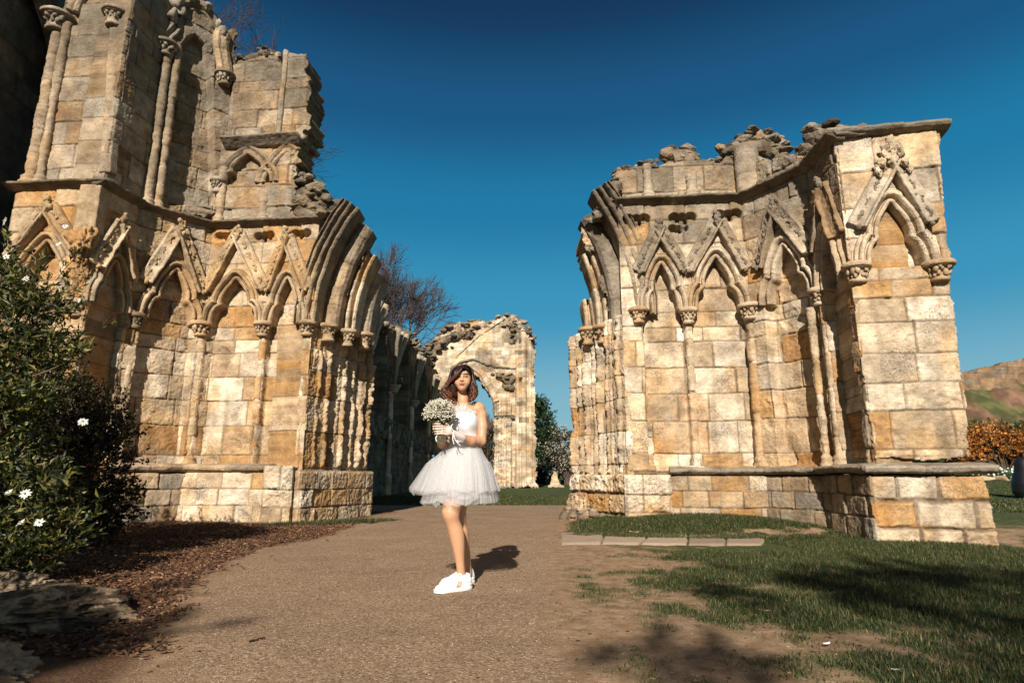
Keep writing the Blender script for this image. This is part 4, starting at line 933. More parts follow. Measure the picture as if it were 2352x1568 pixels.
# small broken stone marker on the far lawn
mk = empty('stone_marker', (2.9, 42, 0), 'small broken pointed stone standing on the far lawn below the blossom tree', 'stone')
mb = MB(); rs = R_(61)
pm = Plane((2.0, 42), (4.0, 42)); oc = pm.poly([(1262, 1116), (1266, 1104), (1268, 1092), (1273, 1082), (1279, 1084), (1281, 1096), (1285, 1106), (1289, 1116)])
panel('broken_shaft', pm, mk, 0, 1.8, -.1, 1.4, 771, poly=oc, zc=[-.1, .35, .8, 1.5], pal=PAL_CREAM, res=.03, thick=.4, rag=.02, mat=M_FAR)
for k in range(5):
    V, F = rock(rs, .22, 2, 9, (1.2, 1, .6), .06, k); mb.add(V + np.array([2.55 + k * .2, 41.9, .06]), F, BUFF)
mb.build('base', M_FAR, mk)
# ------------------------------------------------------------------ ground: one sheet with path, soil, lawn and bark mulch zones
def ground_h(X, Y):
    X, Y = np.asarray(X, float), np.asarray(Y, float)
    h = .20 * np.exp(-((X - 3.0) / 1.7)**2 - ((Y - 10.3) / 1.25)**4) * sstep(.9, 1.6, X)
    h = h - .32 * sstep(5.9, 7.2, X) * sstep(3, 6, Y) * sstep(14, 9, Y) - .05 * sstep(5.0, 6.2, X) * sstep(2, 5, Y) * sstep(12, 8, Y)
    h = h + .62 * sstep(20, 37, Y) * sstep(6, 16, X)
    h = h + .02 * np.sin(X * 1.3 + 1) * np.sin(Y * .9) * sstep(0.6, 1.6, np.abs(X + .6))
    h = h + .05 * np.exp(-((X + 3.6) / 1.6)**2 - ((Y - 4.2) / 1.6)**2)
    return h

path_px_l = [(1010, 1163), (930, 1172), (868, 1186), (840, 1198), (780, 1226), (700, 1242), (630, 1258), (560, 1292), (505, 1340), (455, 1430), (400, 1567)]
path_px_r = [(1280, 1700), (1276, 1568), (1268, 1430), (1262, 1330), (1262, 1260), (1270, 1205), (1288, 1178), (1312, 1164), (1330, 1159)]
PATH = [at_z(*q)[:2] for q in path_px_l] + [np.array([-1.6, 1.0]), np.array([-1.6, -6]), np.array([.55, -6])] + [at_z(*q)[:2] for q in path_px_r]
PATH = [tuple(p) for p in PATH]; PATH[-1] = (2.5, 17.6); PATH[0] = (-4.5, 17.6); PATH.insert(1, (-4.0, 15.0))
gx = np.concatenate([[-900, -400, -200, -100, -60, -40, -28, -20, -15, -12], np.arange(-9.5, 9.0, .05), np.arange(9, 14, .25), [15, 17, 20, 24, 30, 40, 60, 100, 200, 400, 900]])
gy = np.concatenate([[-60, -30, -18, -12, -8, -5, -3, -1, 0, .7], np.arange(1.2, 14.0, .05), np.arange(14.0, 24, .15), np.arange(24, 44, .8), [48, 55, 65, 80, 110, 160, 250, 400, 700, 1400]])
GX, GY = np.meshgrid(gx, gy, indexing='ij'); sh = GX.shape
Pg = np.stack([GX.ravel(), GY.ravel(), np.zeros(GX.size)], -1)
nA = fbm(Pg, 1.5, 4, 3).reshape(sh); nB = fbm(Pg, 5.0, 4, 4).reshape(sh); nC = fbm(Pg, 14, 3, 6).reshape(sh)
sdp = sd_poly(GX, GY, PATH)
def edge_x(Y): return np.interp(Y, [1.2, 3, 4.5, 6, 8, 10, 12, 14], [.25, .27, .33, .4, .55, .8, 1.0, 1.2])
def masks(X, Y, nA, nB, sdp):
    """path, grass (0..1 cover), mulch weights"""
    path = sstep(.06, -.06, sdp + .10 * nB + .05 * nA)
    right = X > -.6
    r = X - edge_x(Y)
    far = sstep(17.3, 17.7, Y + .08 * nB) * sstep(0, 1, Y)
    # right-hand lawn: bare towards the path and towards the camera, thick near the ruin
    cover = .20 + .50 * sstep(.25, 1.1, r) + .25 * sstep(4.2, 5.5, Y) - .42 * sstep(3.9, 2.9, Y) * sstep(2.0, .9, X) + .10 * sstep(2.2, 4.0, X) + .16 * sstep(1.0, 1.9, X)
    strip = sstep(8.45, 8.75, Y + .1 * nB) * sstep(.05, .35, r + .15 * nB)
    cover = np.maximum(cover, strip * 1.25)
    bare = sstep(7.9, 7.3, Y) * sstep(5.4, 6.0, Y) * sstep(2.0, .9, r); cover = cover - .55 * bare
    cover = cover - .9 * np.exp(-((X - 3.4) / .6)**2 - ((Y - 8.9) / .22)**2) - .9 * np.exp(-((X - 4.25) / .3)**2 - ((Y - 8.8) / .5)**2)
    cover = cover - .8 * sstep(6.15, 6.4, X) * sstep(5.8, 6.5, Y) * sstep(13, 11, Y)
    g = sstep(.12, .98, cover + .55 * nA + .85 * nB) * right * (1 - far) * sstep(.0, .2, r + .08 * nB)
    g = np.where((Y > 11.5) & (X < 3.5), 0, g)
    # tuft strip by the foot of the tall ruin
    t = at_z(660, 1204)[:2], at_z(835, 1192)[:2]
    l = np.hypot((X - (-3.15)) / 1.05, (Y - (10.9 + .5 * (X + 3.15))) / .38)
    g = np.maximum(g, sstep(1.15, .8, l + .3 * nB))
    g = np.maximum(g, far)
    g = np.maximum(g, sstep(8, 10, X) * sstep(13, 15, Y))
    mul = (X < 0) * sstep(-.02, .3, sdp + .15 * nB) * sstep(16, 14, Y) * (1 - g)
    return path * (1 - g), g, mul
mp_, mg_, mm_ = masks(GX, GY, nA, nB, sdp)
Hh = ground_h(GX, GY) + nB * .006 * (GY < 24) + nC * .003 * (GY < 24) + .012 * mm_ * nB
me_col = np.stack([mp_, mg_, mm_], -1).reshape(-1, 3)
def ground_mat():
    m, nt, b = new_mat('ground_soil'); L = nt.links.new
    at = N(nt, 'ShaderNodeAttribute', attribute_name='Col'); se = N(nt, 'ShaderNodeSeparateColor'); L(at.outputs['Color'], se.inputs[0])
    geo = N(nt, 'ShaderNodeNewGeometry')
    def noise(s, d=6.0, r=.65):
        n = N(nt, 'ShaderNodeTexNoise', i_Scale=s, i_Detail=d, i_Roughness=r); L(geo.outputs['Position'], n.inputs['Vector']); return n
    def ramp(src, *st):
        r = N(nt, 'ShaderNodeValToRGB'); el = r.color_ramp.elements
        while len(el) < len(st): el.new(.5)
        for e, (p, c) in zip(el, st): e.position = p; e.color = (*c, 1)
        L(src, r.inputs['Fac']); return r.outputs['Color']
    nl, nm, nf = noise(1.3), noise(9.0), noise(70.0, 4, .8)
    soil = ramp(nm.outputs['Fac'], (.3, (.17, .105, .058)), (.5, (.27, .175, .10)), (.72, (.38, .265, .165)))
    vor = N(nt, 'ShaderNodeTexVoronoi', i_Scale=85.0); L(geo.outputs['Position'], vor.inputs['Vector'])
    sepv = N(nt, 'ShaderNodeSeparateColor'); L(vor.outputs['Color'], sepv.inputs[0])
    peb = ramp(sepv.outputs[0], (.0, (.15, .098, .06)), (.3, (.25, .166, .099)), (.8, (.31, .213, .134)), (.93, (.34, .25, .17)), (1.0, (.46, .37, .27)))
    pl = ramp(nl.outputs['Fac'], (.3, (.82, .8, .78)), (.7, (1.12, 1.1, 1.08)))
    pm = N(nt, 'ShaderNodeMixRGB', blend_type='MULTIPLY', i_Fac=1.0); L(peb, pm.inputs[1]); L(pl, pm.inputs[2])
    pf = ramp(nf.outputs['Fac'], (.3, (.62, .6, .58)), (.65, (1.15, 1.15, 1.15)))
    pm2 = N(nt, 'ShaderNodeMixRGB', blend_type='MULTIPLY', i_Fac=.8); L(pm.outputs[0], pm2.inputs[1]); L(pf, pm2.inputs[2])
    gr = ramp(nm.outputs['Fac'], (.3, (.03, .035, .014)), (.5, (.05, .065, .022)), (.75, (.11, .10, .045)))
    mu = ramp(nf.outputs['Fac'], (.3, (.04, .022, .013)), (.5, (.09, .05, .028)), (.7, (.18, .11, .06)))
    sf = N(nt, 'ShaderNodeMixRGB', blend_type='MULTIPLY', i_Fac=.7); L(soil, sf.inputs[1]); L(pf, sf.inputs[2])
    c = sf.outputs[0]
    for k, src in ((0, pm2.outputs[0]), (1, gr), (2, mu)):
        x = N(nt, 'ShaderNodeMixRGB'); L(se.outputs[k], x.inputs[0]); L(c, x.inputs[1]); L(src, x.inputs[2]); c = x.outputs[0]
    L(c, b.inputs['Base Color']); b.inputs['Roughness'].default_value = .95; b.inputs['Specular IOR Level'].default_value = .1
    ad = N(nt, 'ShaderNodeMath', operation='ADD'); L(nf.outputs['Fac'], ad.inputs[0]); L(nm.outputs['Fac'], ad.inputs[1])
    ad2 = N(nt, 'ShaderNodeMath', operation='MULTIPLY_ADD'); ad2.inputs[1].default_value = -.6; L(vor.outputs['Distance'], ad2.inputs[0]); L(ad.outputs[0], ad2.inputs[2])
    bp = N(nt, 'ShaderNodeBump', i_Strength=.55, i_Distance=.008); L(ad2.outputs[0], bp.inputs['Height']); L(bp.outputs[0], b.inputs['Normal'])
    return m
go = mesh('ground', np.stack([GX, GY, Hh], -1).reshape(-1, 3), grid_faces(*sh), ground_mat(), None, me_col); go['kind'] = 'structure'

# ---- grass
M_GRASS = col_mat('grass_blades', rough=.6, spec=.25, var=.3, scale=3.0, trans=.3)
def cover_at(X, Y):
    P = np.stack([X, Y, np.zeros_like(X)], -1); a, b_ = fbm(P, 1.5, 4, 3), fbm(P, 5.0, 4, 4)
    return masks(X, Y, a, b_, sd_poly(X, Y, PATH))
def blades(n, x0, x1, y0, y1, hh, ww, seed, thr=.0, colr=None):
    rs = R_(seed); X, Y = rs.uniform(x0, x1, n), y0 + (y1 - y0) * rs.rand(n) ** 1.25
    inf = np.abs(X) < 1.0 + Y * .92
    X, Y = X[inf], Y[inf]
    p, g, mu = cover_at(X, Y); k = rs.rand(len(X)) < g * (1 - .0); X, Y, g = X[k], Y[k], g[k]
    ok = ~((X > .55) & (X < 3.25) & (Y > 6.95) & (Y < 8.35))
    X, Y, g = X[ok], Y[ok], g[ok]
    m = len(X); Z = ground_h(X, Y) - .005
    L = hh * rs.uniform(.4, 1.25, m) * (.4 + .65 * g); a = rs.uniform(0, 6.283, m); ln = rs.uniform(.15, .9, m); w = ww * rs.uniform(.6, 1.3, m)
    d = np.stack([np.cos(a), np.sin(a)], -1); sd = np.stack([-d[:, 1], d[:, 0]], -1)
    B = np.stack([X, Y, Z], -1)
    def pt(t, u):
        q = B.copy(); q[:, :2] += d * (ln * L * t * t)[:, None] + sd * (u * w)[:, None]; q[:, 2] += L * t * (1 - .35 * ln * t); return q
    V = np.stack([pt(0, -.5), pt(0, .5), pt(.5, .4), pt(.5, -.4), pt(1, 0)], 1).reshape(-1, 3)
    i = np.arange(m) * 5
    F4 = np.stack([i, i+1, i+2, i+3], -1); F3 = np.stack([i+3, i+2, i+4], -1)
    pal = np.array([(.024, .042, .012), (.044, .066, .019), (.07, .085, .026), (.14, .12, .045), (.24, .18, .09)])
    c = pal[rs.choice(5, m, p=[.28, .30, .20, .13, .09])] * rs.uniform(.75, 1.2, m)[:, None]
    return V, [F4, F3], np.repeat(c, 5, axis=0)
mb = MB()
mb.add(*blades(330000, .2, 8.5, 1.6, 9.0, .05, .0045, 1))
mb.add(*blades(170000, .3, 8.5, 1.6, 11.6, .045, .005, 2))
mb.add(*blades(90000, .3, 5.0, 8.3, 11.0, .06, .007, 3))
mb.add(*blades(26000, -4.6, -1.8, 9.8, 12.2, .08, .008, 4))
mb.add(*blades(110000, -5.5, 4.0, 17.2, 26, .05, .02, 5))
mb.add(*blades(40000, 7, 26, 14, 34, .06, .025, 6))
gb = mb.build('grass', M_GRASS); tag(gb, kind='stuff')
# ---- bark mulch
rs = R_(8); n = 60000; X, Y = rs.uniform(-7.5, -1.0, n), 3 + 8.8 * rs.rand(n)
p_, g_, m_ = cover_at(X, Y); k = rs.rand(n) < m_ ** 1.5 + .004 * (sd_poly(X, Y, PATH) > -.3); X, Y = X[k], Y[k]; n = len(X)
a, tl = rs.uniform(0, 6.283, n), rs.normal(0, .3, n); L, Wd, T = rs.uniform(.008, .028, n), rs.uniform(.003, .008, n), rs.uniform(.002, .005, n)
cb = np.array([(-1, -1, -1), (1, -1, -1), (1, 1, -1), (-1, 1, -1), (-.8, -.8, 1), (.8, -.8, 1), (.8, .8, 1), (-.8, .8, 1)], float)
q = cb[None] * np.stack([L, Wd, T], -1)[:, None, :]
ca, sa = np.cos(a)[:, None], np.sin(a)[:, None]
zz = q[:, :, 2] + q[:, :, 0] * np.sin(tl)[:, None]
V = np.stack([q[:, :, 0] * ca - q[:, :, 1] * sa + X[:, None], q[:, :, 0] * sa + q[:, :, 1] * ca + Y[:, None], zz + ground_h(X, Y)[:, None] + .008 + rs.rand(n)[:, None] * .012], -1)
bf = np.array([(3, 2, 1, 0), (4, 5, 6, 7), (0, 1, 5, 4), (1, 2, 6, 5), (2, 3, 7, 6), (3, 0, 4, 7)])
F = (bf[None] + (np.arange(n) * 8)[:, None, None]).reshape(-1, 4)
pal = np.array([(.06, .028, .015), (.105, .048, .024), (.17, .085, .042), (.27, .155, .085), (.028, .016, .01)])
c = np.repeat(pal[rs.choice(5, n, p=[.3, .3, .2, .08, .12])] * rs.uniform(.7, 1.15, n)[:, None], 8, axis=0)
mo = mesh('bark_mulch', V.reshape(-1, 3), F, col_mat('bark', var=.3), None, c, smooth=False); tag(mo, kind='stuff')
# ---- paving slabs
ps = MB(); rs = R_(14); e0 = [at_z(1286, 1217, .06), at_z(1764, 1219, .06)]; f0 = [at_z(1288, 1240, .06), at_z(1748, 1239, .06)]
cuts = [0, .2, .39, .63, .82, 1.0]; cuts2 = [0, .22, .44, .62, .80, 1.0]
for a, b_, a2, b2 in zip(cuts[:-1], cuts[1:], cuts2[:-1], cuts2[1:]):
    g = .0004
    c4 = [f0[0] + (f0[1] - f0[0]) * (a + g), f0[0] + (f0[1] - f0[0]) * (b_ - g), e0[0] + (e0[1] - e0[0]) * (b2 - g), e0[0] + (e0[1] - e0[0]) * (a2 + g)]
    u, v = np.meshgrid(np.linspace(0, 1, 24), np.linspace(0, 1, 24), indexing='ij')
    P = ((1-u)*(1-v))[..., None]*c4[0] + (u*(1-v))[..., None]*c4[1] + (u*v)[..., None]*c4[2] + ((1-u)*v)[..., None]*c4[3]
    P = P.reshape(-1, 3); zz = ground_h(P[:, 0], P[:, 1]); bord = np.minimum(np.minimum(u, 1-u), np.minimum(v, 1-v)).ravel()
    P[:, 2] = zz.mean() * .3 + zz * .7 + .022 + fbm(P, 4, 4, 7) * .008 - .004 * (bord < .012) - .03 * (bord < 1e-6)
    ps.add(P, grid_faces(24, 24), np.array((.30, .225, .155)) * rs.uniform(.8, 1.15))
po = ps.build('paving', col_mat('slab_stone', var=.3, scale=6, bump=.3, bscale=30)); po['kind'] = 'structure'
# ---- loose bits lying about
M_LEAF = col_mat('dry_leaf', rough=.6, var=.15)
def small_leaf(px, py, size, c, seed, name='fallen_leaf'):
    rs = R_(seed); p = at_z(px, py, 0); p[2] = ground_h(p[0], p[1])
    u, v = np.meshgrid(np.linspace(-1, 1, 7), np.linspace(-1, 1, 5), indexing='ij'); wd = (1 - u**2) ** .6
    a = rs.uniform(0, 6.28); x, y = u * size, v * wd * size * .5; z = .012 + size * (.25 * v**2 + .2 * u**2) * rs.uniform(.6, 1.4)
    P = np.stack([x * math.cos(a) - y * math.sin(a) + p[0], x * math.sin(a) + y * math.cos(a) + p[1], z + p[2]], -1).reshape(-1, 3)
    return mesh(name, P, grid_faces(7, 5), M_LEAF, None, np.tile(c, (35, 1)))
tag(small_leaf(1456, 1229, .07, (.55, .36, .16), 1), 'curled tan dry leaf lying on the paving slabs', 'leaf')
tag(small_leaf(1757, 1407, .035, (.5, .33, .16), 2), 'small tan dry leaf on the bare soil among grass tufts', 'leaf')
tag(small_leaf(1900, 1486, .022, (.8, .8, .78), 3, 'paper_scrap'), 'white paper scrap at the edge of a thin grass patch', 'paper')
tag(small_leaf(2058, 1546, .017, (.8, .8, .76), 4, 'paper_scrap'), 'tiny white paper scrap on dark soil by a twig', 'paper')
def twig(name, a, b, r, seed, label):
    rs = R_(seed); A, B = at_z(*a), at_z(*b); t = np.linspace(0, 1, 8)[:, None]; P = A + (B - A) * t; P[:, :2] += rs.normal(0, .01, (8, 2)); P[:, 2] = ground_h(P[:, 0], P[:, 1]) + r * .8
    V, F = tube(P, np.linspace(r, r * .5, 8), 6); o = mesh(name, V, F, M_LEAF, None, np.tile((.06, .035, .02), (len(V), 1))); return tag(o, label, 'twig')
twig('fallen_twig', (528, 1592), (556, 1586), .008, 1, 'dark twig lying on the path left of the shoes') if False else None
twig('fallen_twig', (2085, 1540), (2140, 1546), .009, 2, 'short dark twig lying on bare soil near a paper scrap')
twig('fallen_twig', (572, 1476), (606, 1470), .007, 3, 'short dark twig on the gravel path below the mulch')

# ---- grit on the path, litter on the soil
rs = R_(91)
def specks(name, n, x0, x1, y0, y1, size, cols, p, sel, mat, flat=.6):
    X, Y = rs.uniform(x0, x1, n), y0 + (y1 - y0) * rs.rand(n) ** 1.6
    pp, gg, mm = cover_at(X, Y); k = rs.rand(n) < sel(pp, gg, mm); X, Y = X[k], Y[k]; n = len(X)
    o = np.array([(1,0,0),(0,1,0),(-1,0,0),(0,-1,0),(0,0,1),(0,0,-.4)], float); f = np.array([(0,1,4),(1,2,4),(2,3,4),(3,0,4),(1,0,5),(2,1,5),(3,2,5),(0,3,5)])
    a = rs.uniform(0, 6.28, n); sz = size * rs.uniform(.4, 1.3, n); el_ = rs.uniform(.5, 1.3, n)
    q = o[None] * np.stack([sz, sz * el_, sz * flat], -1)[:, None, :]; ca, sa = np.cos(a)[:, None], np.sin(a)[:, None]
    V = np.stack([q[..., 0] * ca - q[..., 1] * sa + X[:, None], q[..., 0] * sa + q[..., 1] * ca + Y[:, None], q[..., 2] + ground_h(X, Y)[:, None] + .003], -1)
    c = np.repeat(np.array(cols)[rs.choice(len(cols), n, p=p)] * rs.uniform(.7, 1.2, n)[:, None], 6, axis=0)
    return tag(mesh(name, V.reshape(-1, 3), (f[None] + (np.arange(n) * 6)[:, None, None]).reshape(-1, 3), mat, None, c, smooth=False), kind='stuff')
specks('gravel', 45000, -2.6, 1.4, 1.5, 9.0, .0034, [(.36, .27, .185), (.45, .36, .26), (.20, .13, .085), (.30, .20, .13)], [.3, .15, .25, .3], lambda p, g, m: p * .8 + (1 - p) * (1 - m) * .35, M_LEAF)
specks('leaf_litter', 5000, -2.4, 5.0, 1.6, 10.0, .011, [(.10, .055, .03), (.20, .12, .06), (.32, .22, .12), (.05, .03, .02)], [.35, .3, .2, .15], lambda p, g, m: .06 * p + .75 * (1 - p) * (1 - m), M_LEAF, .25)
# ------------------------------------------------------------------ plants
M_BARK = col_mat('bark_wood', rough=.9, var=.35, scale=14, bump=.4, bscale=60)
M_FOL = col_mat('foliage', rough=.5, spec=.35, var=.3, scale=2.0, trans=.25)
M_PETAL = col_mat('petal', rough=.6, var=.06, trans=.35)

def leaf_cards(P, D, L, W, C, seed, bend=.25, curl=True):
    """one folded leaf per point: P base, D direction"""
    rs = R_(seed); n = len(P); D = D / (np.linalg.norm(D, axis=1)[:, None] + 1e-9)
    r = rs.normal(size=(n, 3)); S = np.cross(D, r); S /= np.linalg.norm(S, axis=1)[:, None] + 1e-9; U = np.cross(S, D)
    L = np.broadcast_to(L, (n,))[:, None] * rs.uniform(.6, 1.25, n)[:, None]; W = np.broadcast_to(W, (n,))[:, None] * rs.uniform(.7, 1.2, n)[:, None]
    mid = P + D * L * .5 + U * L * bend * .25; tip = P + D * L - U * L * bend * .4
    V = np.stack([P, mid + S * W * .5 + U * W * .18, mid, mid - S * W * .5 + U * W * .18, tip], 1).reshape(-1, 3)
    i = np.arange(n) * 5; F = np.concatenate([np.stack([i, i+2, i+1], -1), np.stack([i, i+3, i+2], -1), np.stack([i+1, i+2, i+4], -1), np.stack([i+2, i+3, i+4], -1)])
    return V, F, np.repeat(C, 5, axis=0)

def grow(base, dirv, length, radius, rs, levels, split=(3, 5), ang=(.35, .8), shrink=(.55, .75), up=.15, segs=6, wob=.16, minr=.004, start=.35, droop=0.0):
    """recursive branching; returns list of (points, radii, level)"""
    out = []; stack = [(np.array(base, float), np.array(dirv, float), length, radius, 0)]
    while stack:
        p, d, L, r, lv = stack.pop()
        d = d / np.linalg.norm(d); pts = [p]; ds = [d]; q = p
        for i in range(segs):
            d = d + rs.normal(0, wob, 3) + np.array([0, 0, up if lv < levels - 1 else up - droop]); d = d / np.linalg.norm(d); q = q + d * L / segs; pts.append(q); ds.append(d)
        rad = np.linspace(r, max(r * (.55 if lv < levels else .3), minr * .6), segs + 1)
        out.append((np.array(pts), rad, lv))
        if lv >= levels: continue
        k = rs.randint(split[0], split[1] + 1)
        for j in range(k):
            t = start + (1 - start) * (j + rs.rand()) / k; i = min(int(t * segs), segs - 1); f = t * segs - i
            bp = pts[i] * (1 - f) + pts[i+1] * f; bd = ds[min(i + 1, segs)]
            a = rs.uniform(*ang); v = np.cross(bd, rs.normal(size=3)); v /= np.linalg.norm(v) + 1e-9
            nd = bd * math.cos(a) + v * math.sin(a)
            stack.append((bp, nd, L * rs.uniform(*shrink), max(rad[i] * rs.uniform(.5, .72), minr), lv + 1))
        stack.append((pts[-1], ds[-1] + rs.normal(0, .15, 3), L * rs.uniform(*shrink), max(rad[-1] * .85, minr), lv + 1))
    return out

def tree(name, label, base, height, radius, seed, levels=5, col=(.10, .07, .05), tcol=(.12, .075, .07), group=None, lean=(0, 0, 1), cat='tree', thick=2, keep=None, leaf=None, **kw):
    rs = R_(seed); t = empty(name, base, label, cat, group)
    br = grow(base, lean, height * kw.pop('trunk', .38), radius, rs, levels, **kw)
    A, B = MB(), MB()
    for pts, rad, lv in br:
        if keep is not None and lv > 1 and not keep(pts): continue
        V, F = tube(pts, rad, 9 if lv == 0 else (6 if lv < 2 else (4 if lv < 4 else 3)), cap=False)
        (A if lv <= thick else B).add(V, F, np.array(col if lv <= thick else tcol) * rs.uniform(.8, 1.15))
    A.build('trunk', M_BARK, t)
    if leaf is None: B.build('crown', M_BARK, t)
    else:
        tips = np.concatenate([p[len(p)//2:] for p, r, l in br if l >= levels - 1]); lf = leaf
        k = rs.randint(0, len(tips), lf['n']); P = tips[k] + rs.normal(0, lf['spread'], (lf['n'], 3)); D = rs.normal(size=(lf['n'], 3)) + np.array([0, 0, .2])
        c = np.array(lf['cols'])[rs.choice(len(lf['cols']), lf['n'], p=lf.get('p'))] * rs.uniform(.6, 1.3, lf['n'])[:, None]
        V, F, C = leaf_cards(P, D, lf['L'], lf['W'], c, seed); B.add(V, F, C); B.build('crown', M_FOL, t)
    return t

tree('bare_tree', 'large leafless tree with rounded purple brown crown beyond the nave wall', (-11.6, 60, 0), 21.5, .6, 21, levels=6, group='bare trees beyond the ruins', tcol=(.085, .058, .05), col=(.075, .055, .045),
     split=(3, 4), ang=(.3, .85), shrink=(.60, .76), up=.03, wob=.09, minr=.024, trunk=.40, start=.35)
tree('bare_tree', 'small reddish leafless tree just above the nave wall, lower than the round crowned one', (-7.3, 54, 0), 15, .3, 22, levels=5, group='bare trees beyond the ruins', tcol=(.16, .08, .06), col=(.09, .06, .045),
     split=(3, 5), ang=(.3, .7), shrink=(.58, .74), up=.08, wob=.12, minr=.02, trunk=.36)
tree('bare_tree', 'tall leafless tree whose thin branch tips show above the blind window', (-19.5, 29, 0), 27, .6, 25, levels=6, group='bare trees beyond the ruins', tcol=(.07, .05, .045), col=(.06, .045, .035), lean=(.12, 0, 1),
     split=(3, 4), ang=(.3, .7), shrink=(.60, .76), up=.04, wob=.13, minr=.012, trunk=.36)
tree('bare_tree', 'bare twiggy tree with pale buds seen through the distant arch', (-2.6, 56, 0), 9.5, .2, 26, levels=5, tcol=(.13, .09, .06), col=(.09, .06, .045), split=(3, 5), ang=(.3, .8), shrink=(.58, .74), up=.06, minr=.015, trunk=.3)

def leafy(name, label, cat, base, blobs, n, L, W, cols, seed, p=None, stems=14, group=None, mat=None, scol=(.06, .045, .03), out=.7, twigs=0, shell=.55, updir=.5):
    """shrub: stems from the base and leaves in clumps spread through a set of ellipsoid lobes (centre, radii)"""
    rs = R_(seed); t = empty(name, base, label, cat, group)
    sz = np.array([b[1][0] * b[1][1] * b[1][2] for b in blobs]) ** .75; pk = rs.choice(len(blobs), n // 9 + 1, p=sz / sz.sum())
    ctr = np.array([b[0] for b in blobs], float)[pk]; rad = np.array([b[1] for b in blobs], float)[pk]
    d = rs.normal(size=(len(pk), 3)); d /= np.linalg.norm(d, axis=1)[:, None]; rr = shell + (1 - shell) * rs.rand(len(pk)) ** .6
    tp = ctr + d * rad * (rr * (1 + .18 * rs.normal(size=len(pk))))[:, None]; tp[:, 2] = np.maximum(tp[:, 2], .03 + .05 * rs.rand(len(pk)))
    od = d * np.array([1, 1, .7]) * out + np.array([0, 0, updir]) + rs.normal(0, .3, d.shape); od /= np.linalg.norm(od, axis=1)[:, None]
    clump = fbm(tp, 2.2, 3, seed); tone = np.clip(.95 + .7 * clump, .35, 1.6)
    P = np.repeat(tp, 9, axis=0)[:n] - np.repeat(od, 9, axis=0)[:n] * (rs.rand(n)[:, None] * L * 2.2); D = np.repeat(od, 9, axis=0)[:n] * .8 + rs.normal(0, .6, (n, 3))
    c = np.array(cols)[rs.choice(len(cols), n, p=p)] * rs.uniform(.7, 1.25, n)[:, None] * np.repeat(tone, 9)[:n, None]
    mb = MB(); V, F, C = leaf_cards(P, D, L, W, c, seed + 1); mb.add(V, F, C); mb.build('foliage', mat or M_FOL, t)
    sb = MB(); b = np.array(base, float)
    sel = rs.choice(len(tp), min(stems, len(tp)), replace=False)
    for i in sel:
        e = tp[i]; u = np.linspace(0, 1, 8)[:, None]; s0 = b + rs.normal(0, .08, 3) * np.array([1, 1, 0]); m_ = s0 * .5 + e * .5 + rs.normal(0, .12, 3) + np.array([0, 0, .15])
        Pp = (1-u)**2 * s0 + 2*u*(1-u) * m_ + u*u * e; V, F = tube(Pp, np.linspace(.022, .004, 8) * (1 if L < .2 else 3), 5, cap=False); sb.add(V, F, np.array(scol) * rs.uniform(.8, 1.3))
    for i in rs.choice(len(tp), min(twigs, len(tp)), replace=False):
        e = tp[i]; s0 = e - od[i] * rs.uniform(.2, .5) + rs.normal(0, .06, 3); V, F = tube(np.linspace(s0, e, 4) + rs.normal(0, .008, (4, 3)), np.linspace(.008, .003, 4), 4, cap=False); sb.add(V, F, np.array(scol) * 1.2)
    sb.build('stem', M_BARK, t); return t, tp, od, rs

GRN = [(.17, .155, .035), (.09, .095, .022), (.035, .048, .013), (.013, .023, .007), (.27, .235, .07)]
sh1, tp, od, rs = leafy('flowering_shrub', 'leafy green shrub with white star shaped flowers in front of the tall ruin', 'shrub', (-4.3, 5.0, 0),
    [((-4.75, 5.3, 2.2), (.75, .6, .75)), ((-4.6, 5.2, 1.55), (.75, .6, .6)), ((-4.05, 5.2, 1.95), (.38, .35, .16)), ((-4.15, 5.2, 2.3), (.35, .3, .15)), ((-4.2, 5.0, 1.5), (.35, .35, .13)), ((-3.85, 4.9, .72), (.42, .4, .30)), ((-4.2, 4.8, .6), (.6, .5, .5)), ((-3.55, 4.8, .42), (.36, .33, .28)), ((-3.75, 4.6, .25), (.4, .3, .2)), ((-4.5, 5.2, 1.0), (.6, .5, .5))],
    24000, .078, .024, GRN, 31, p=[.2, .24, .26, .2, .10], stems=40, twigs=160, scol=(.16, .11, .06))
def star_flower(p, d, r, rs, parent):
    d = np.array(d, float); d /= np.linalg.norm(d); a = np.cross(d, [.3, .2, 1]); a /= np.linalg.norm(a); b = np.cross(d, a); mb = MB(); k = rs.randint(10, 15)
    for i in range(k):
        t = i / k * 6.283 + rs.normal(0, .15); dr = a * math.cos(t) + b * math.sin(t); s_ = np.cross(d, dr); L = .62 * r * rs.uniform(.7, 1.15); up = rs.uniform(.1, .7)
        pts = [p + dr * L * u + d * L * up * (u - .6 * u * u * 1.4) for u in (0, .35, .7, 1.0)]; w = [.08 * r, .2 * r, .22 * r, .07 * r]
        V = np.array([q + s_ * w_ * s2 / 2 for q, w_ in zip(pts, w) for s2 in (-1, 1)]); mb.add(V, grid_faces(4, 2), (.70, .69, .63))
    V, F = ico(1); mb.add(V * r * .12 + p + d * .01, F, (.5, .42, .1)); return mb.build('flower', M_PETAL, parent)
for (x, y, Y, r) in [(58, 1133, 4.35, .075), (90, 1200, 4.25, .065), (48, 1200, 4.3, .07), (190, 968, 4.7, .075), (12, 508, 4.8, .08), (14, 590, 4.75, .06), (135, 560, 4.9, .05), (60, 640, 4.7, .05), (182, 690, 4.9, .04), (20, 1130, 4.4, .05), (150, 520, 4.95, .05)]:
    star_flower(at_Y(x, y, Y), (rs.uniform(-.8, .8), -1, rs.uniform(.0, 1.2)), r * .85, rs, sh1)
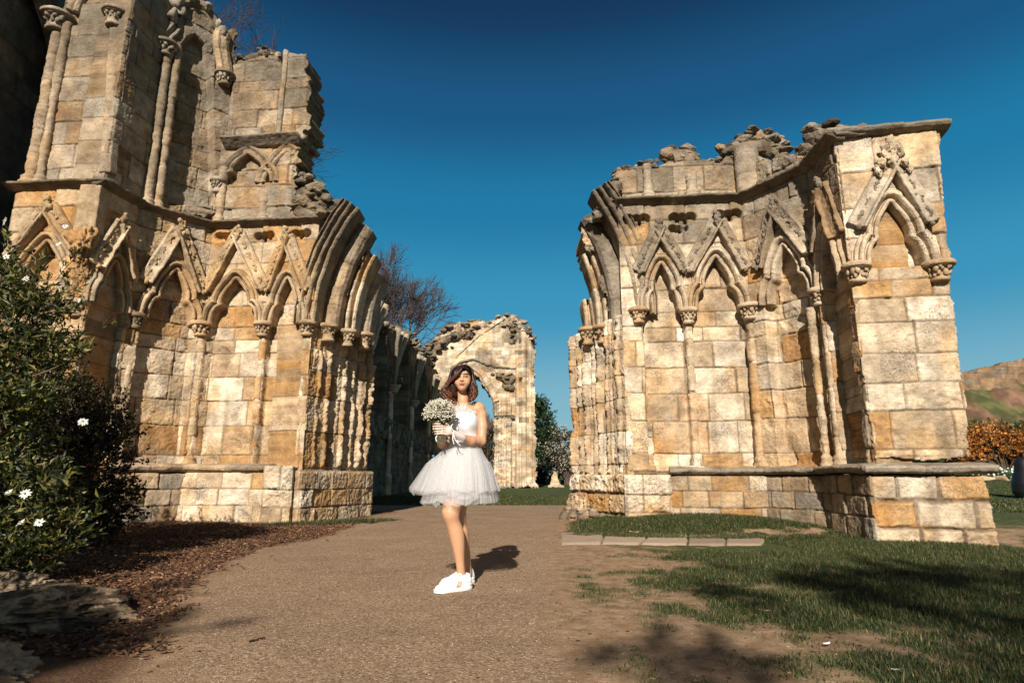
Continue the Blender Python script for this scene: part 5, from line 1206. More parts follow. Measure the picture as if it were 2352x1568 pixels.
leafy('dense_shrub', 'dense dark brown small leaved shrub against the foot of the tall ruin', 'shrub', (-5.4, 7.3, 0),
    [((-5.0, 7.4, .8), (.55, .6, .8)), ((-5.35, 7.2, 1.3), (.7, .6, .7)), ((-5.0, 7.5, 1.45), (.4, .4, .45)), ((-5.9, 7.3, 1.0), (.8, .7, 1.0)), ((-5.55, 7.4, 1.75), (.5, .5, .45)), ((-4.75, 7.3, .45), (.42, .45, .45)), ((-5.2, 6.9, .5), (.7, .5, .5)), ((-6.6, 7.4, 1.2), (.8, .7, 1.1))],
    46000, .052, .028, [(.028, .024, .009), (.06, .034, .012), (.11, .055, .018), (.018, .02, .008), (.05, .05, .014)], 33, p=[.34, .2, .08, .26, .12], stems=60, shell=.45)
leafy('shade_shrub', 'dark leafy shrub out of view, added to shade the boulders', 'shrub', (-3.6, 2.3, 0), [((-3.6, 2.2, .8), (.9, .7, .75)), ((-4.4, 2.6, 1.1), (.9, .8, 1.0)), ((-3.35, 2.9, .75), (.4, .5, .5))], 4200, .085, .03, GRN, 34, stems=30)  # unseen shrub, put in to cast shade over the boulders

leafy('evergreen_tree', 'dark green evergreen tree beside the distant arch', 'tree', (3.0, 60, 0), [((2.7, 60, 5.5), (1.6, 1.6, 2.6)), ((2.5, 60, 7.3), (1.0, 1.0, 1.3)), ((3.2, 60, 3.2), (1.7, 1.5, 2.2)), ((3.6, 60, 4.8), (1.0, 1, 1.0)), ((2.2, 60, 2), (1.5, 1.5, 2))], 9000, .34, .16, [(.02, .045, .015), (.04, .075, .02), (.06, .09, .03), (.012, .025, .012)], 41, stems=24)
bt, tp, od, rs = leafy('blossom_tree', 'rounded tree covered in creamy white blossom behind the far lawn', 'tree', (4.9, 55, 0), [((4.6, 55, 3.4), (1.9, 1.6, 1.5)), ((5.3, 55, 2.3), (1.8, 1.6, 1.6)), ((3.7, 55, 2.2), (1.3, 1.3, 1.4)), ((4.6, 55, 4.4), (1.1, 1, .7)), ((6.2, 55, 3.2), (1.2, 1.2, 1.5))], 5200, .20, .10, [(.06, .05, .03), (.10, .085, .045), (.035, .05, .02)], 42, stems=80, scol=(.10, .075, .05))
k = rs.choice(len(tp), 300, replace=False); mbb = MB(); fV, fF = ico(1)
for i in k:
    for j in range(4): mbb.add(fV * rs.uniform(.03, .075) + tp[i] + rs.normal(0, .18, 3), fF, np.array((.55, .49, .39)) * rs.uniform(.75, 1.05))
o = mbb.build('blossom', M_PETAL, bt)
leafy('green_hedge', 'dark green hedge at the far edge of the lawn', 'hedge', (6.5, 58, 0), [((x, 58, 1.2), (1.4, .9, 1.4)) for x in np.arange(2.0, 14.5, 1.5)], 9000, .26, .13, [(.02, .035, .012), (.035, .055, .016), (.06, .07, .025)], 43, stems=20)
leafy('twiggy_shrub', 'brown twiggy shrub seen through the distant arch', 'shrub', (-1.9, 46, 0), [((-2.2, 46, 1.6), (1.4, 1, 1.6)), ((-1.6, 46, 2.8), (1.0, 1, 1.2)), ((-3.2, 46, 2.2), (1.2, 1, 1.8))], 5200, .2, .07, [(.05, .035, .018), (.09, .055, .028), (.035, .045, .018), (.16, .11, .06)], 44, stems=90, scol=(.11, .07, .04))
leafy('yew_tree', 'dark tree standing behind the nave wall', 'tree', (-9.0, 47, 0), [((-8.5, 47, 4), (2.5, 2, 3.0)), ((-7, 47, 3), (2, 2, 2.5))], 5000, .3, .14, [(.025, .03, .015), (.05, .045, .02)], 45, stems=20)

# shade trees behind the camera: only their shadows reach the picture
def shade(name, label, base, blobs, seed, n=2600, L=.30):
    return leafy(name, label, 'tree', base, blobs, n, L, L * .55, [(.05, .09, .02), (.08, .12, .03)], seed, stems=90, shell=.2)
shade('shade_tree', 'tree out of view casting dappled shade across the grass', (3.6, -13, 0), [((1.2, -13, 10.75), (1.5, .9, .30)), ((.0, -12.8, 10.35), (1.0, .9, .22)), ((2.3, -13.2, 10.5), (1.0, .9, .4)), ((-1.25, -13, 9.45), (.45, .5, .2)), ((.3, -13, 9.4), (.8, .6, .2)), ((1.2, -12.8, 9.7), (.9, .7, .3))], 51, 1000, .24)
shade('shade_tree', 'tree out of view casting dappled shade over the boulders', (-5.6, -13, 0), [((-4.9, -13, 9.5), (.8, .9, .4)), ((-5.8, -13, 9.4), (1.0, 1.0, .55)), ((-4.4, -12.8, 9.1), (.5, .6, .3)), ((-5.0, -13.2, 9.0), (.9, .7, .3))], 52, 2200)

# ---- far right: bank, wall, bed
rs = R_(66)
HX, HY = np.meshgrid(np.linspace(22, 90, 240), np.linspace(37, 70, 130), indexing='ij')
Hz = .55 + 8.5 * sstep(37.5, 52, HY) * sstep(22, 33, HX - .1 * (HY - 40)) + .9 * fbm(np.stack([HX.ravel(), HY.ravel(), HX.ravel() * 0], -1), .35, 6, 5, .6).reshape(HX.shape); Hz[0, :] = .2; Hz[:, 0] = .2
hp = np.stack([HX.ravel(), HY.ravel(), Hz.ravel()], -1); k1 = sstep(-.05, .25, fbm(hp, .28, 5, 6))[:, None]; k2 = sstep(-.2, .4, fbm(hp, 1.3, 4, 7))[:, None]
cc = (np.array((.17, .095, .055)) * k1 + np.array((.085, .085, .03)) * (1 - k1)) * (.55 + .6 * k2)
ho = mesh('hill', np.stack([HX, HY, Hz], -1).reshape(-1, 3), grid_faces(240, 130), col_mat('bank_turf', var=.4, scale=2, bump=.5, bscale=6), None, cc); ho['kind'] = 'structure'
bw = empty('bank_wall', (36, 50, 7), 'broken stone wall along the top of the grassy bank', 'wall')
BP = Plane((31.5, 47.5), (60, 50)); bo = BP.poly([(2205, 915), (2205, 856), (2222, 852), (2248, 849), (2262, 842), (2290, 840), (2306, 832), (2330, 830), (2352, 823), (2420, 812), (2420, 915)])
panel("wall", BP, bw, 0, 16, 3.0, 12, 781, poly=bo, ch=.5, wr=(.6, 1.2), pal=([np.array((.22, .14, .08)), np.array((.28, .19, .11)), DGREY], [.4, .4, .2]), res=.07, thick=.8, rag=.06, mat=M_FAR)
leafy('orange_shrub', 'bright orange leaved shrub at the foot of the grassy bank', 'shrub', (28.2, 35.5, .5), [((x, 35.5 + .4 * math.sin(x), 2.6 + .35 * math.sin(x * 2.1)), (1.0, .8, 1.15)) for x in np.arange(26.3, 31.5, .8)], 6500, .20, .10, [(.46, .17, .03), (.34, .12, .022), (.55, .24, .05), (.10, .045, .014)], 46, p=[.35, .3, .2, .15], stems=40, updir=.1)
leafy('laurel_shrub', 'dark green shrub below the orange leaved one', 'shrub', (30, 36.2, .5), [((x, 36.4, 1.5), (1.2, .8, 1.2)) for x in np.arange(25.8, 34, 1.0)], 6500, .2, .1, [(.02, .035, .012), (.045, .065, .02)], 47, stems=20)
fb, tp, od, rs = leafy('flower_bed', 'bed of small white spring flowers behind the stone edging', 'flower bed', (29, 34.2, .6), [((x, 34.3, .8), (.8, .7, .42)) for x in np.arange(25, 33.5, .7)], 5200, .22, .06, [(.05, .10, .03), (.08, .13, .04)], 48, stems=4)
mbb = MB()
for i in rs.choice(len(tp), 260, replace=False): mbb.add(fV * rs.uniform(.04, .075) + tp[i] + np.array([0, -.1, .1]), fF, (.82, .82, .74))
mbb.build('blossom', M_PETAL, fb)
es = empty('stone_edging', (29, 33, .4), 'low stone edging between the far lawn and flower bed', 'edging')
for x in np.arange(24.5, 33.5, .8):
    V, F = rock(rs, .45, 3, 14, (1.0, .6, .5), .03, int(x * 9)); mb = MB(); mb.add(V + np.array([x, 33.2, .62]), F, BUFF * rs.uniform(.7, 1.1)); mb.build('edging_stone', M_FAR, es)
leafy('scrub', 'low olive scrub growing on the grassy bank above the orange shrub', 'scrub', (34, 43, 3), [((x, 41 + 1.2 * math.sin(x * 3), 3.0 + 1.0 * math.sin(x * 1.7)), (1.5, 1, .55)) for x in np.arange(29, 42, 1.3)], 9000, .3, .1, [(.10, .10, .035), (.06, .07, .022), (.14, .11, .05)], 49, stems=10, updir=.8)
lb = empty('dark_object', (18.0, 22, .1), 'black rounded unidentified object with a small grey badge at the edge of the far lawn', 'bin')  # unidentified dark shape; its bin form is invented
prof = [(.01, .28), (.34, .28), (.42, .34), (.48, .5), (.47, .8), (.40, 1.05), (.33, 1.2), (.30, 1.5), (.22, 1.64), (.01, 1.7)]
lp = at_Y(2352, 1100, 22.0)
V, F, C = lathe(lp[0] + .1, 22.0, prof, 3, PAL_DARK, 24, .002, 9, step=.04); V[:, 2] += ground_h(lp[0], 22.0) - .28
M_BLACK, _nt, _b = new_mat('black_plastic'); _b.inputs['Base Color'].default_value = (.006, .006, .008, 1); _b.inputs['Roughness'].default_value = .5
mesh('body', V, F, M_BLACK, lb); mb = MB(); fv, ff = ico(2); mb.add(fv * np.array([.07, .03, .09]) + np.array([lp[0] + .02, 21.56, ground_h(lp[0], 22.0) + .55]), ff, (.3, .28, .26)); mb.build('badge', M_LEAF, lb)

# ---- boulders in the left foreground
def boulder(name, label, c, size, squash, seed):
    rs = R_(seed); V, F = rock(rs, 1.0, 7, 22, (1, 1, 1), .0, seed)
    nz = fbm(V, 1.8, 6, seed) * .22 - np.abs(fbm(V * np.array([1, 1, 4.0]), 2.2, 5, seed + 3)) * .24 - sstep(.2, .5, fbm(V, 5, 4, seed + 4)) * .06; V = V * (1 + nz[:, None]); V[:, 2] = np.minimum(V[:, 2], .62 + .10 * fbm(V, 3.5, 5, seed + 8)); P = V * np.array(squash) * size + np.array(c)
    n = fbm(P, 7, 5, seed + 5); n2 = fbm(P, 24, 4, seed + 6); C = np.where(n[:, None] > -.02, (.34, .25, .16), (.12, .088, .058)) * (1 + .5 * n[:, None] + .5 * n2[:, None])
    return tag(mesh(name, P, F, M_STONE, None, C), label, 'boulder', 'boulders by the path')
boulder('boulder', 'flat topped pale boulder nearest the path, lying in front of the white flowered shrub', (-2.78, 3.75, .05), .68, (1.15, .6, .36), 81)
boulder('boulder', 'low dark boulder at the bottom corner, in front of the flat topped one', (-2.35, 2.75, -.02), .62, (1.1, .55, .36), 82)
boulder('boulder', 'rough boulder under the shrub leaves behind the flat topped one', (-3.6, 4.3, .03), .5, (1.2, .6, .5), 83)
# ------------------------------------------------------------------ the woman
YB = 4.72
def W(px, py, dy=0.0): return at_Y(px, py, YB + dy)
PE = empty('person', (-.43, YB, 0), 'woman in short white tulle dress and white trainers holding flowers on the path', 'person')
M_SKIN, nt, b = new_mat('skin'); _a = N(nt, 'ShaderNodeAttribute', attribute_name='Col'); nt.links.new(_a.outputs['Color'], b.inputs['Base Color'])
b.inputs['Roughness'].default_value = .48; b.inputs['Specular IOR Level'].default_value = .35; b.inputs['Subsurface Weight'].default_value = .08; b.inputs['Subsurface Radius'].default_value = (.02, .008, .004)
x0, x1 = W(985, 1000)[0], W(1135, 1000)[0]
zz = np.concatenate([np.arange(.03, .80, .006), np.arange(.80, 1.36, .0032), np.arange(1.36, 1.72, .0021)])
B = SDF(np.arange(x0, x1, .003), np.arange(YB - .36, YB + .30, .0032), zz)
def P4(px, py, dy, r): return (*W(px, py, dy), r)
# legs: near leg and far leg
fl = [P4(1066, 1085, .02, .082), P4(1039, 1160, -.05, .066), P4(1036, 1180, -.065, .058), P4(1040, 1199, -.055, .047), P4(1048, 1224, -.035, .052), P4(1053, 1256, -.025, .042), P4(1057, 1294, -.005, .028), P4(1060, 1326, .012, .028)]
bl = [P4(1072, 1085, .08, .082), P4(1052, 1160, .10, .066), P4(1053, 1184, .10, .055), P4(1055, 1202, .115, .045), P4(1060, 1222, .13, .049), P4(1066, 1253, .17, .040), P4(1072, 1289, .21, .028), P4(1075, 1318, .235, .028)]
def CH(pts, k=.02): B.chain([tuple(q) for q in smooth_path(pts, 6)], k)
CH(fl, .012); CH(bl, .012)
B.ell(W(1033, 1179, -.10), (.032, .022, .034), .025)
# trunk
B.ell(W(1066, 1075, .05), (.15, .12, .14), .05)
def trunk(S, g):
    S.ell(W(1065, 1025, .04), (.098 + g, .080 + g, .13), .05); S.ell(W(1064, 978, .035), (.108 + g, .085 + g, .13), .05)
    S.ell(W(1052, 966, -.035), (.045 + g, .042 + g, .048 + g), .04 if g < .006 else .07); S.ell(W(1074, 966, -.035), (.045 + g, .042 + g, .048 + g), .04 if g < .006 else .07)
trunk(B, 0); B.ell(W(1067, 943, .04), (.125, .066, .055), .04)
B.chain([P4(1064, 938, .04, .050), P4(1064, 920, .035, .039), P4(1062, 900, .035, .040)], .02)
# her left arm (right in the picture)
B.ell(W(1099, 938, .05), (.053, .05, .05), .03)
B.chain([P4(1094, 935, .05, .046), P4(1105, 952, .045, .042), P4(1108, 980, .03, .038), P4(1106, 1014, .0, .034)], .015)
B.chain([P4(1105, 1013, .0, .036), P4(1082, 1012, -.08, .036), P4(1060, 1003, -.155, .027), P4(1043, 995, -.20, .022)], .014)
# her right arm
B.ell(W(1033, 938, .0), (.05, .05, .05), .03)
B.chain([P4(1030, 938, .0, .042), P4(1018, 975, .01, .038), P4(1016, 1018, -.02, .034)], .015)
B.chain([P4(1016, 1020, -.02, .034), P4(1013, 1008, -.09, .031), P4(1007, 992, -.18, .022)], .014)
# hands closed round the stems
B.ell(W(1030, 988, -.215), (.034, .018, .036), .012); B.ell(W(1008, 984, -.195), (.026, .024, .036), .012)
def finger(pts, r): B.chain([(*W(x, y, d), r * (1 - .12 * i)) for i, (x, y, d) in enumerate(pts)], .004)
for i, (y, e) in enumerate([(977.5, 0), (983.5, -1), (989.5, -1.5), (995, 0)]):          # left-hand fingers wrap from the front to the left
    finger([(1026, y + 2, -.225), (1015 - e * .3, y, -.247), (1005 + e, y + .5, -.243), (999 + e, y + 1.5, -.215)], .0088)
finger([(1032, 981, -.22), (1026, 973, -.235), (1019, 968, -.24), (1013, 966, -.235)], .0092)  # left thumb along the stems
for i, (y, e) in enumerate([(966.5, 0), (972, -1), (978, -1), (984, 0)]):                # right-hand fingers come round from behind
    finger([(1002, y + 3, -.19), (996 + e * .4, y + 1, -.222), (1001, y + .5, -.25), (1011 - e, y + 1.2, -.258)], .0082)
finger([(1008, 975, -.19), (1018, 969, -.195), (1025, 966, -.205)], .009)
# head
HC = W(1063, 870, .0)
def H(dx, dy, dz): return HC + np.array([dx, dy, dz])
B.ell(H(0, .035, .032), (.074, .092, .088), .02); B.ell(H(0, -.018, -.022), (.060, .062, .070), .03); B.ell(H(0, -.040, -.078), (.024, .028, .024), .03)
B.ell(H(-.034, -.045, -.03), (.022, .02, .024), .02); B.ell(H(.034, -.045, -.03), (.022, .02, .024), .02)      # cheeks
B.ell(H(-.028, -.078, .008), (.017, .012, .011), .010, sub=True); B.ell(H(.028, -.078, .008), (.017, .012, .011), .010, sub=True)
B.ell(H(-.028, -.060, .006), (.014, .012, .0095), .004); B.ell(H(.028, -.060, .006), (.014, .012, .0095), .004)  # lids
B.ell(H(0, -.066, .036), (.045, .014, .012), .02)
B.cap(H(0, -.070, .012), H(-.001, -.088, -.022), .0065, .0095, .010); B.ell(H(-.010, -.080, -.025), (.007, .008, .006), .006); B.ell(H(.010, -.080, -.025), (.007, .008, .006), .006)
B.ell(H(0, -.076, -.0455), (.021, .010, .0048), .005); B.ell(H(0, -.075, -.0555), (.017, .011, .0058), .005); B.cap(H(-.021, -.080, -.0505), H(.021, -.080, -.0505), .0018, .0018, .003, sub=True)
B.ell(H(-.071, .03, -.005), (.009, .017, .028), .006); B.ell(H(.071, .03, -.005), (.009, .017, .028), .006)
V, F = B.mesh()
skin = np.array((.50, .27, .15)); C = np.tile(skin, (len(V), 1)) * (1 + .08 * fbm(V, 9, 3, 3)[:, None])
hd = V - HC; front = hd[:, 1] < -.03
def paint(m, c, k=1.0): C[m] = C[m] * (1 - k) + np.array(c) * k
ch = np.exp(-((np.abs(hd[:, 0]) - .037) / .018)**2 - ((hd[:, 2] + .028) / .02)**2) * (hd[:, 1] < -.02) * .35; C += ch[:, None] * (np.array((.62, .24, .15)) - C)
paint(front & ((hd[:, 0] / .0205)**2 + ((hd[:, 2] + .0505) / .0105)**2 < 1), (.40, .085, .07), .85)
paint(front & (np.abs(hd[:, 2] + .0505 - .004 * (hd[:, 0] / .02)**2) < .0012) & (np.abs(hd[:, 0]) < .021), (.12, .02, .02), .8)
for s_ in (-1, 1):
    ex = (hd[:, 0] * s_ - .028)
    paint(front & ((ex / .0185)**2 + ((hd[:, 2] - .0075 + ex * ex * 12) / .0062)**2 < 1), (.02, .012, .01), .92)
    paint(front & ((ex / .018)**2 + ((hd[:, 2] - .014) / .006)**2 < 1), (.25, .11, .07), .45)
    paint(front & (np.abs(hd[:, 2] - .0295 + ex * ex * 12 - ex * .10) < .0034 - .05 * np.abs(ex + .004)) & (ex > -.022) & (ex < .026), (.035, .018, .012), .9)
    paint(front & (np.hypot(hd[:, 0] * s_ - .007, hd[:, 2] + .029) < .0036), (.2, .07, .04), .7)
hand = (V[:, 1] < YB - .175) & (V[:, 2] > W(0, 1003, -.2)[2]) & (V[:, 2] < W(0, 960, -.2)[2])
C[hand] = C[hand] * .45 + np.array((.74, .60, .52)) * .55                      # sheer gloves
d = V - W(1062, 1010, -.185); 
paint((np.abs(np.hypot(d[:, 0], d[:, 2]) - .012) < .0022) & (V[:, 1] < YB - .08), (.10, .06, .05), .7); paint(np.hypot(d[:, 0], d[:, 2]) < .004, (.10, .06, .05), .7)
body = mesh('body', V, F, M_SKIN, PE, C)

# ---- hair
M_HAIR, nt, b = new_mat('hair'); _a = N(nt, 'ShaderNodeAttribute', attribute_name='Col'); nt.links.new(_a.outputs['Color'], b.inputs['Base Color']); b.inputs['Roughness'].default_value = .38; b.inputs['Specular IOR Level'].default_value = .45
mb = MB(); rs = R_(12)
HG = SDF(np.arange(HC[0] - .17, HC[0] + .15, .0035), np.arange(HC[1] - .13, HC[1] + .17, .0035), np.arange(HC[2] - .24, HC[2] + .15, .0035))
HG.ell(H(-.002, .042, .030), (.088, .102, .088), .02); HG.ell(H(-.07, .05, -.05), (.045, .075, .10), .03); HG.ell(H(.066, .055, -.06), (.036, .07, .10), .03); HG.ell(H(0, .10, -.07), (.09, .05, .12), .03)
HG.ell(H(-.052, -.035, .028), (.036, .042, .052), .02); HG.ell(H(-.084, .01, -.06), (.034, .04, .06), .02)
HG.ell(H(.012, -.085, -.022), (.053, .06, .088), .008, sub=True); HG.ell(H(.01, -.06, -.10), (.05, .08, .07), .012, sub=True)
V, F = HG.mesh(); n = fbm(V * np.array([1, 1, .25]), 60, 3, 4)
dk, au = np.array((.0075, .0045, .0035)), np.array((.125, .042, .018))
t = np.clip((HC[2] - .03 - V[:, 2]) / .17, 0, 1)[:, None]; mb.add(V + fbm(V * np.array([1, 1, .3]), 40, 3, 5)[:, None] * .008, F, dk * (1 - t * .7) + au * t * .7 * (1 + n[:, None]))
def lock(pts, r, seed, wave=.008, hl=.0):
    q = smooth_path(np.array(pts, float), 7); m = len(q); u = np.linspace(0, 1, m); ph = R_(seed).uniform(0, 6.28)
    q = q + np.stack([np.cos(ph + u * 13), np.sin(ph + u * 13), .4 * np.sin(ph + u * 13)], -1) * (wave * sstep(.25, .7, u))[:, None]
    V, F = tube(q, r * (1 - u**3 * .75) * (.55 + .45 * sstep(0, .15, u)), 7)
    c = np.repeat((dk[None] * (1 - u**1.6)[:, None] + au[None] * (u**1.6)[:, None]) * (1 + hl), 7, axis=0); mb.add(V, F, np.concatenate([c, c[:1], c[-1:]]))
for k in range(70):      # curls on the left of the picture
    a = rs.uniform(0, 1); lock([H(.02 - .04 * a, -.02 + .05 * a, .112 - .01 * a), H(-.065 - .02 * rs.rand(), -.04 + .09 * a, .075), H(-.092 - .02 * rs.rand(), -.045 + .1 * a, -.01), H(-.118 - .04 * rs.rand(), -.03 + .09 * a, -.08), H(-.09 - .05 * rs.rand(), -.04 + .08 * a, -.14), H(-.075 + .03 * rs.normal(), -.03 + .07 * a, -.19 - .02 * rs.rand())], rs.uniform(.0035, .0065), k, .016, rs.uniform(-.4, .9))
for k in range(46):      # fringe sweeping across her right eye
    a = k / 45; lock([H(.036 - .012 * a, -.045 + .05 * a, .108 + .006 * a), H(.008 - .03 * a, -.098 + .055 * a, .075 + .02 * a), H(-.020 - .03 * a, -.108 + .05 * a, .035 + .02 * a), H(-.05 - .015 * a, -.096 + .03 * a, .0 + .01 * a), H(-.085 - .02 * a, -.055 + .02 * a, -.025 - .02 * a), H(-.125 - .01 * rs.rand(), -.03, -.03 - .05 * a)], rs.uniform(.0035, .0055), 140 + k, .006, rs.uniform(-.4, .6))
for k in range(64):      # curls on the right
    a = rs.uniform(0, 1); lock([H(.035, -.035 + .06 * a, .106), H(.068 + .008 * rs.rand(), -.04 + .08 * a, .07), H(.078 + .01 * rs.rand(), -.04 + .1 * a, .0), H(.086 + .02 * rs.rand(), -.045 + .1 * a, -.07), H(.078 + .03 * rs.rand(), -.05 + .09 * a, -.12), H(.05 + .03 * rs.rand(), -.06 + .07 * a, -.155 - .03 * rs.rand())], rs.uniform(.0035, .006), 270 + k, .015, rs.uniform(-.4, .9))
mb.build('hair', M_HAIR, PE)
M_WHITE, nt, b = new_mat('white_satin'); b.inputs['Base Color'].default_value = (.74, .735, .72, 1); b.inputs['Roughness'].default_value = .6
for s_ in (-1, 1):
    mb = MB()
    for k in range(7):
        V, F = ico(1); mb.add(V * (.0045 + .0015 * (k % 2)) + H(s_ * .071 + .003 * math.sin(k), -.005, -.045 - k * .011), F)
    mb.build('earring', M_WHITE, PE)

# ---- dress
def tulle(name, a, tr):
    m, nt, b = new_mat(name); L = nt.links.new; b.inputs['Base Color'].default_value = (.74, .735, .72, 1); b.inputs['Roughness'].default_value = .8
    tl = N(nt, 'ShaderNodeBsdfTranslucent'); tl.inputs['Color'].default_value = (.85, .84, .82, 1)
    tp = N(nt, 'ShaderNodeBsdfTransparent'); m1 = N(nt, 'ShaderNodeMixShader', i_Fac=tr); m2 = N(nt, 'ShaderNodeMixShader', i_Fac=a)
    L(b.outputs[0], m1.inputs[1]); L(tl.outputs[0], m1.inputs[2]); L(tp.outputs[0], m2.inputs[1]); L(m1.outputs[0], m2.inputs[2]); L(m2.outputs[0], nt.nodes['Material Output'].inputs['Surface']); return m
M_TUL, M_LIN = tulle('tulle', .30, .4), tulle('tulle_dense', .75, .3)
def loft(rows, n, depth, dyc, folds=0, amp=0.0, seed=0, mat=None, name='x', zrag=0.0, sub=24, dens=1.0):
    """rows: (y px, x left px, x right px) from top to hem"""
    rows = np.array(rows, float); t = np.linspace(0, 1, len(rows)); u = np.linspace(0, 1, sub)
    rows = np.stack([np.interp(u, t, rows[:, i]) for i in range(3)], -1)
    a = np.arange(n) / n * 2 * np.pi; rs = R_(seed)
    fr = rs.randint(folds // 2, folds + 6, 5) if folds else []; phs = rs.uniform(0, 6.28, 5); am = rs.uniform(.5, 1, 5)
    wv = sum(am[i] * np.sin(fr[i] * a + phs[i]) for i in range(len(fr))) / 2.2 if folds else 0 * a
    wv = wv + .35 * R_(seed + 1).normal(size=n) if folds else wv
    out = []
    for i, (y, l, r) in enumerate(rows):
        cl, cr = W(l, y), W(r, y); cx, hw = (cl[0] + cr[0]) / 2, (cr[0] - cl[0]) / 2; k = u[i] ** 1.1
        rad = 1 + amp * k * wv; z = cl[2] + zrag * k * (wv * .5 + .6 * np.interp(a, np.linspace(0, 6.3, 24), R_(seed + 7).normal(size=24)))
        out.append(np.stack([cx + hw * rad * np.cos(a), YB + dyc + hw * depth * rad * np.sin(a), z], -1))
    V = np.array(out).reshape(-1, 3); return mesh(name, V, grid_faces(sub, n, False, True)[:, ::-1], mat, PE)
BO = SDF(np.arange(x0, x1, .0035), np.arange(YB - .2, YB + .2, .0035), np.arange(1.02, 1.40, .0035)); trunk(BO, .014)
_zt = W(0, 945, -.07)[2]; BO.D = np.maximum(BO.D, (BO.zs[None, None, :] - _zt - .05 * np.exp(-((BO.xs[:, None, None] - W(1060, 945)[0]) / .05)**2) * .35 + .25 * np.maximum(BO.ys[None, :, None] - YB, 0)))
V, F = BO.mesh(); V[:, 1] += .003 * np.sin(V[:, 0] * 60 + V[:, 2] * 50) ; mesh('bodice', V, F, M_WHITE, PE)
lining = [(1016, 1029, 1099), (1024, 1028, 1100), (1032, 1026, 1101), (1060, 1018, 1108), (1100, 1012, 1114), (1142, 1006, 1120)]
loft(lining, 200, .9, .04, 14, .035, 5, M_LIN, 'skirt', .012)
o1_ = [(1016, 1028, 1100), (1026, 1023, 1104), (1045, 1007, 1112), (1062, 985, 1122), (1092, 970, 1132), (1128, 955, 1140)]
loft(o1_, 320, .86, .03, 20, .05, 8, M_TUL, 'tulle_layer', .02)
o2_ = [(1018, 1028, 1100), (1035, 1020, 1106), (1062, 1000, 1118), (1100, 984, 1132), (1140, 972, 1140), (1154, 968, 1142)]
loft(o2_, 320, .86, .04, 24, .05, 9, M_TUL, 'tulle_layer', .018); loft([(a, b_ + 4, c - 4) for a, b_, c in o2_], 320, .84, .04, 18, .06, 10, M_TUL, 'tulle_layer', .02)
loft([(1030, 1018, 1106), (1058, 992, 1118), (1064, 980, 1124), (1095, 960, 1134), (1122, 943, 1138), (1132, 946, 1140)], 320, .8, .02, 22, .06, 12, M_TUL, 'tulle_layer', .022)
# soft tulle frill along the neckline and gathered waist bow
mb = MB(); rs = R_(3)
for k in range(150):
    u = rs.rand(); x = 1036 + 57 * u; y = 946 + 5 * abs(u - .4); ph = math.acos(max(-1, min(1, (u - .5) * 2))); dy = .035 - .105 * math.sin(ph) - .006
    p = W(x, y, dy); L = rs.uniform(.02, .05) * (.6 + 1.0 * math.exp(-((u - .42) / .25)**2)); w_ = rs.uniform(.004, .010); tx, ty = rs.normal(0, .25), -rs.uniform(.05, .5)
    pts = [p + np.array([tx * L * t, ty * L * t, L * t - .008]) for t in (0, .5, 1)]
    V = np.array([q + np.array([s2 * w_ * (1 - .6 * t), .0, 0]) for q, t in zip(pts, (0, .5, 1)) for s2 in (-1, 1)]); mb.add(V, grid_faces(3, 2))
mb.build('neckline_frill', tulle('tulle_frill', .55, .3), PE)
def ruffle(name, a, b_, r0, r1, seed):
    A, Bq = np.array(a), np.array(b_); ax = (Bq - A); L = np.linalg.norm(ax); ax /= L; u_ = np.cross(ax, [0, 0, 1.0]); u_ /= np.linalg.norm(u_); v_ = np.cross(ax, u_)
    an = np.arange(60) / 60 * 6.283; rs = R_(seed); wv = np.sin(an * 11 + 1) * .5 + np.sin(an * 7) * .5
    V = np.array([A + ax * L * t + (u_ * np.cos(q) + v_ * np.sin(q)) * (r0 + (r1 - r0) * t) * (1 + .12 * t * w) for t in np.linspace(0, 1, 8) for q, w in zip(an, wv)])
    return mesh(name, V, grid_faces(8, 60, False, True), M_TUL2, PE)
M_TUL2 = tulle('tulle_cuff', .5, .3)
ruffle('glove_cuff', W(1044, 996, -.195), W(1063, 1005, -.15), .026, .038, 1); ruffle('glove_cuff', W(1009, 994, -.17), W(1013, 1010, -.09), .026, .038, 2)
mb = MB()
for pts in ([W(1042, 988, -.24), W(1043, 1000, -.25), W(1047, 1012, -.24), W(1058, 1024, -.22)], [W(1042, 992, -.24), W(1040, 1008, -.25), W(1043, 1020, -.24)], [W(1042, 990, -.24), W(1036, 980, -.255), W(1040, 974, -.25)]):
    V, F = tube(smooth_path(pts, 5), .0035, 6); mb.add(V, F)
mb.build('glove_ribbon', M_WHITE, PE)

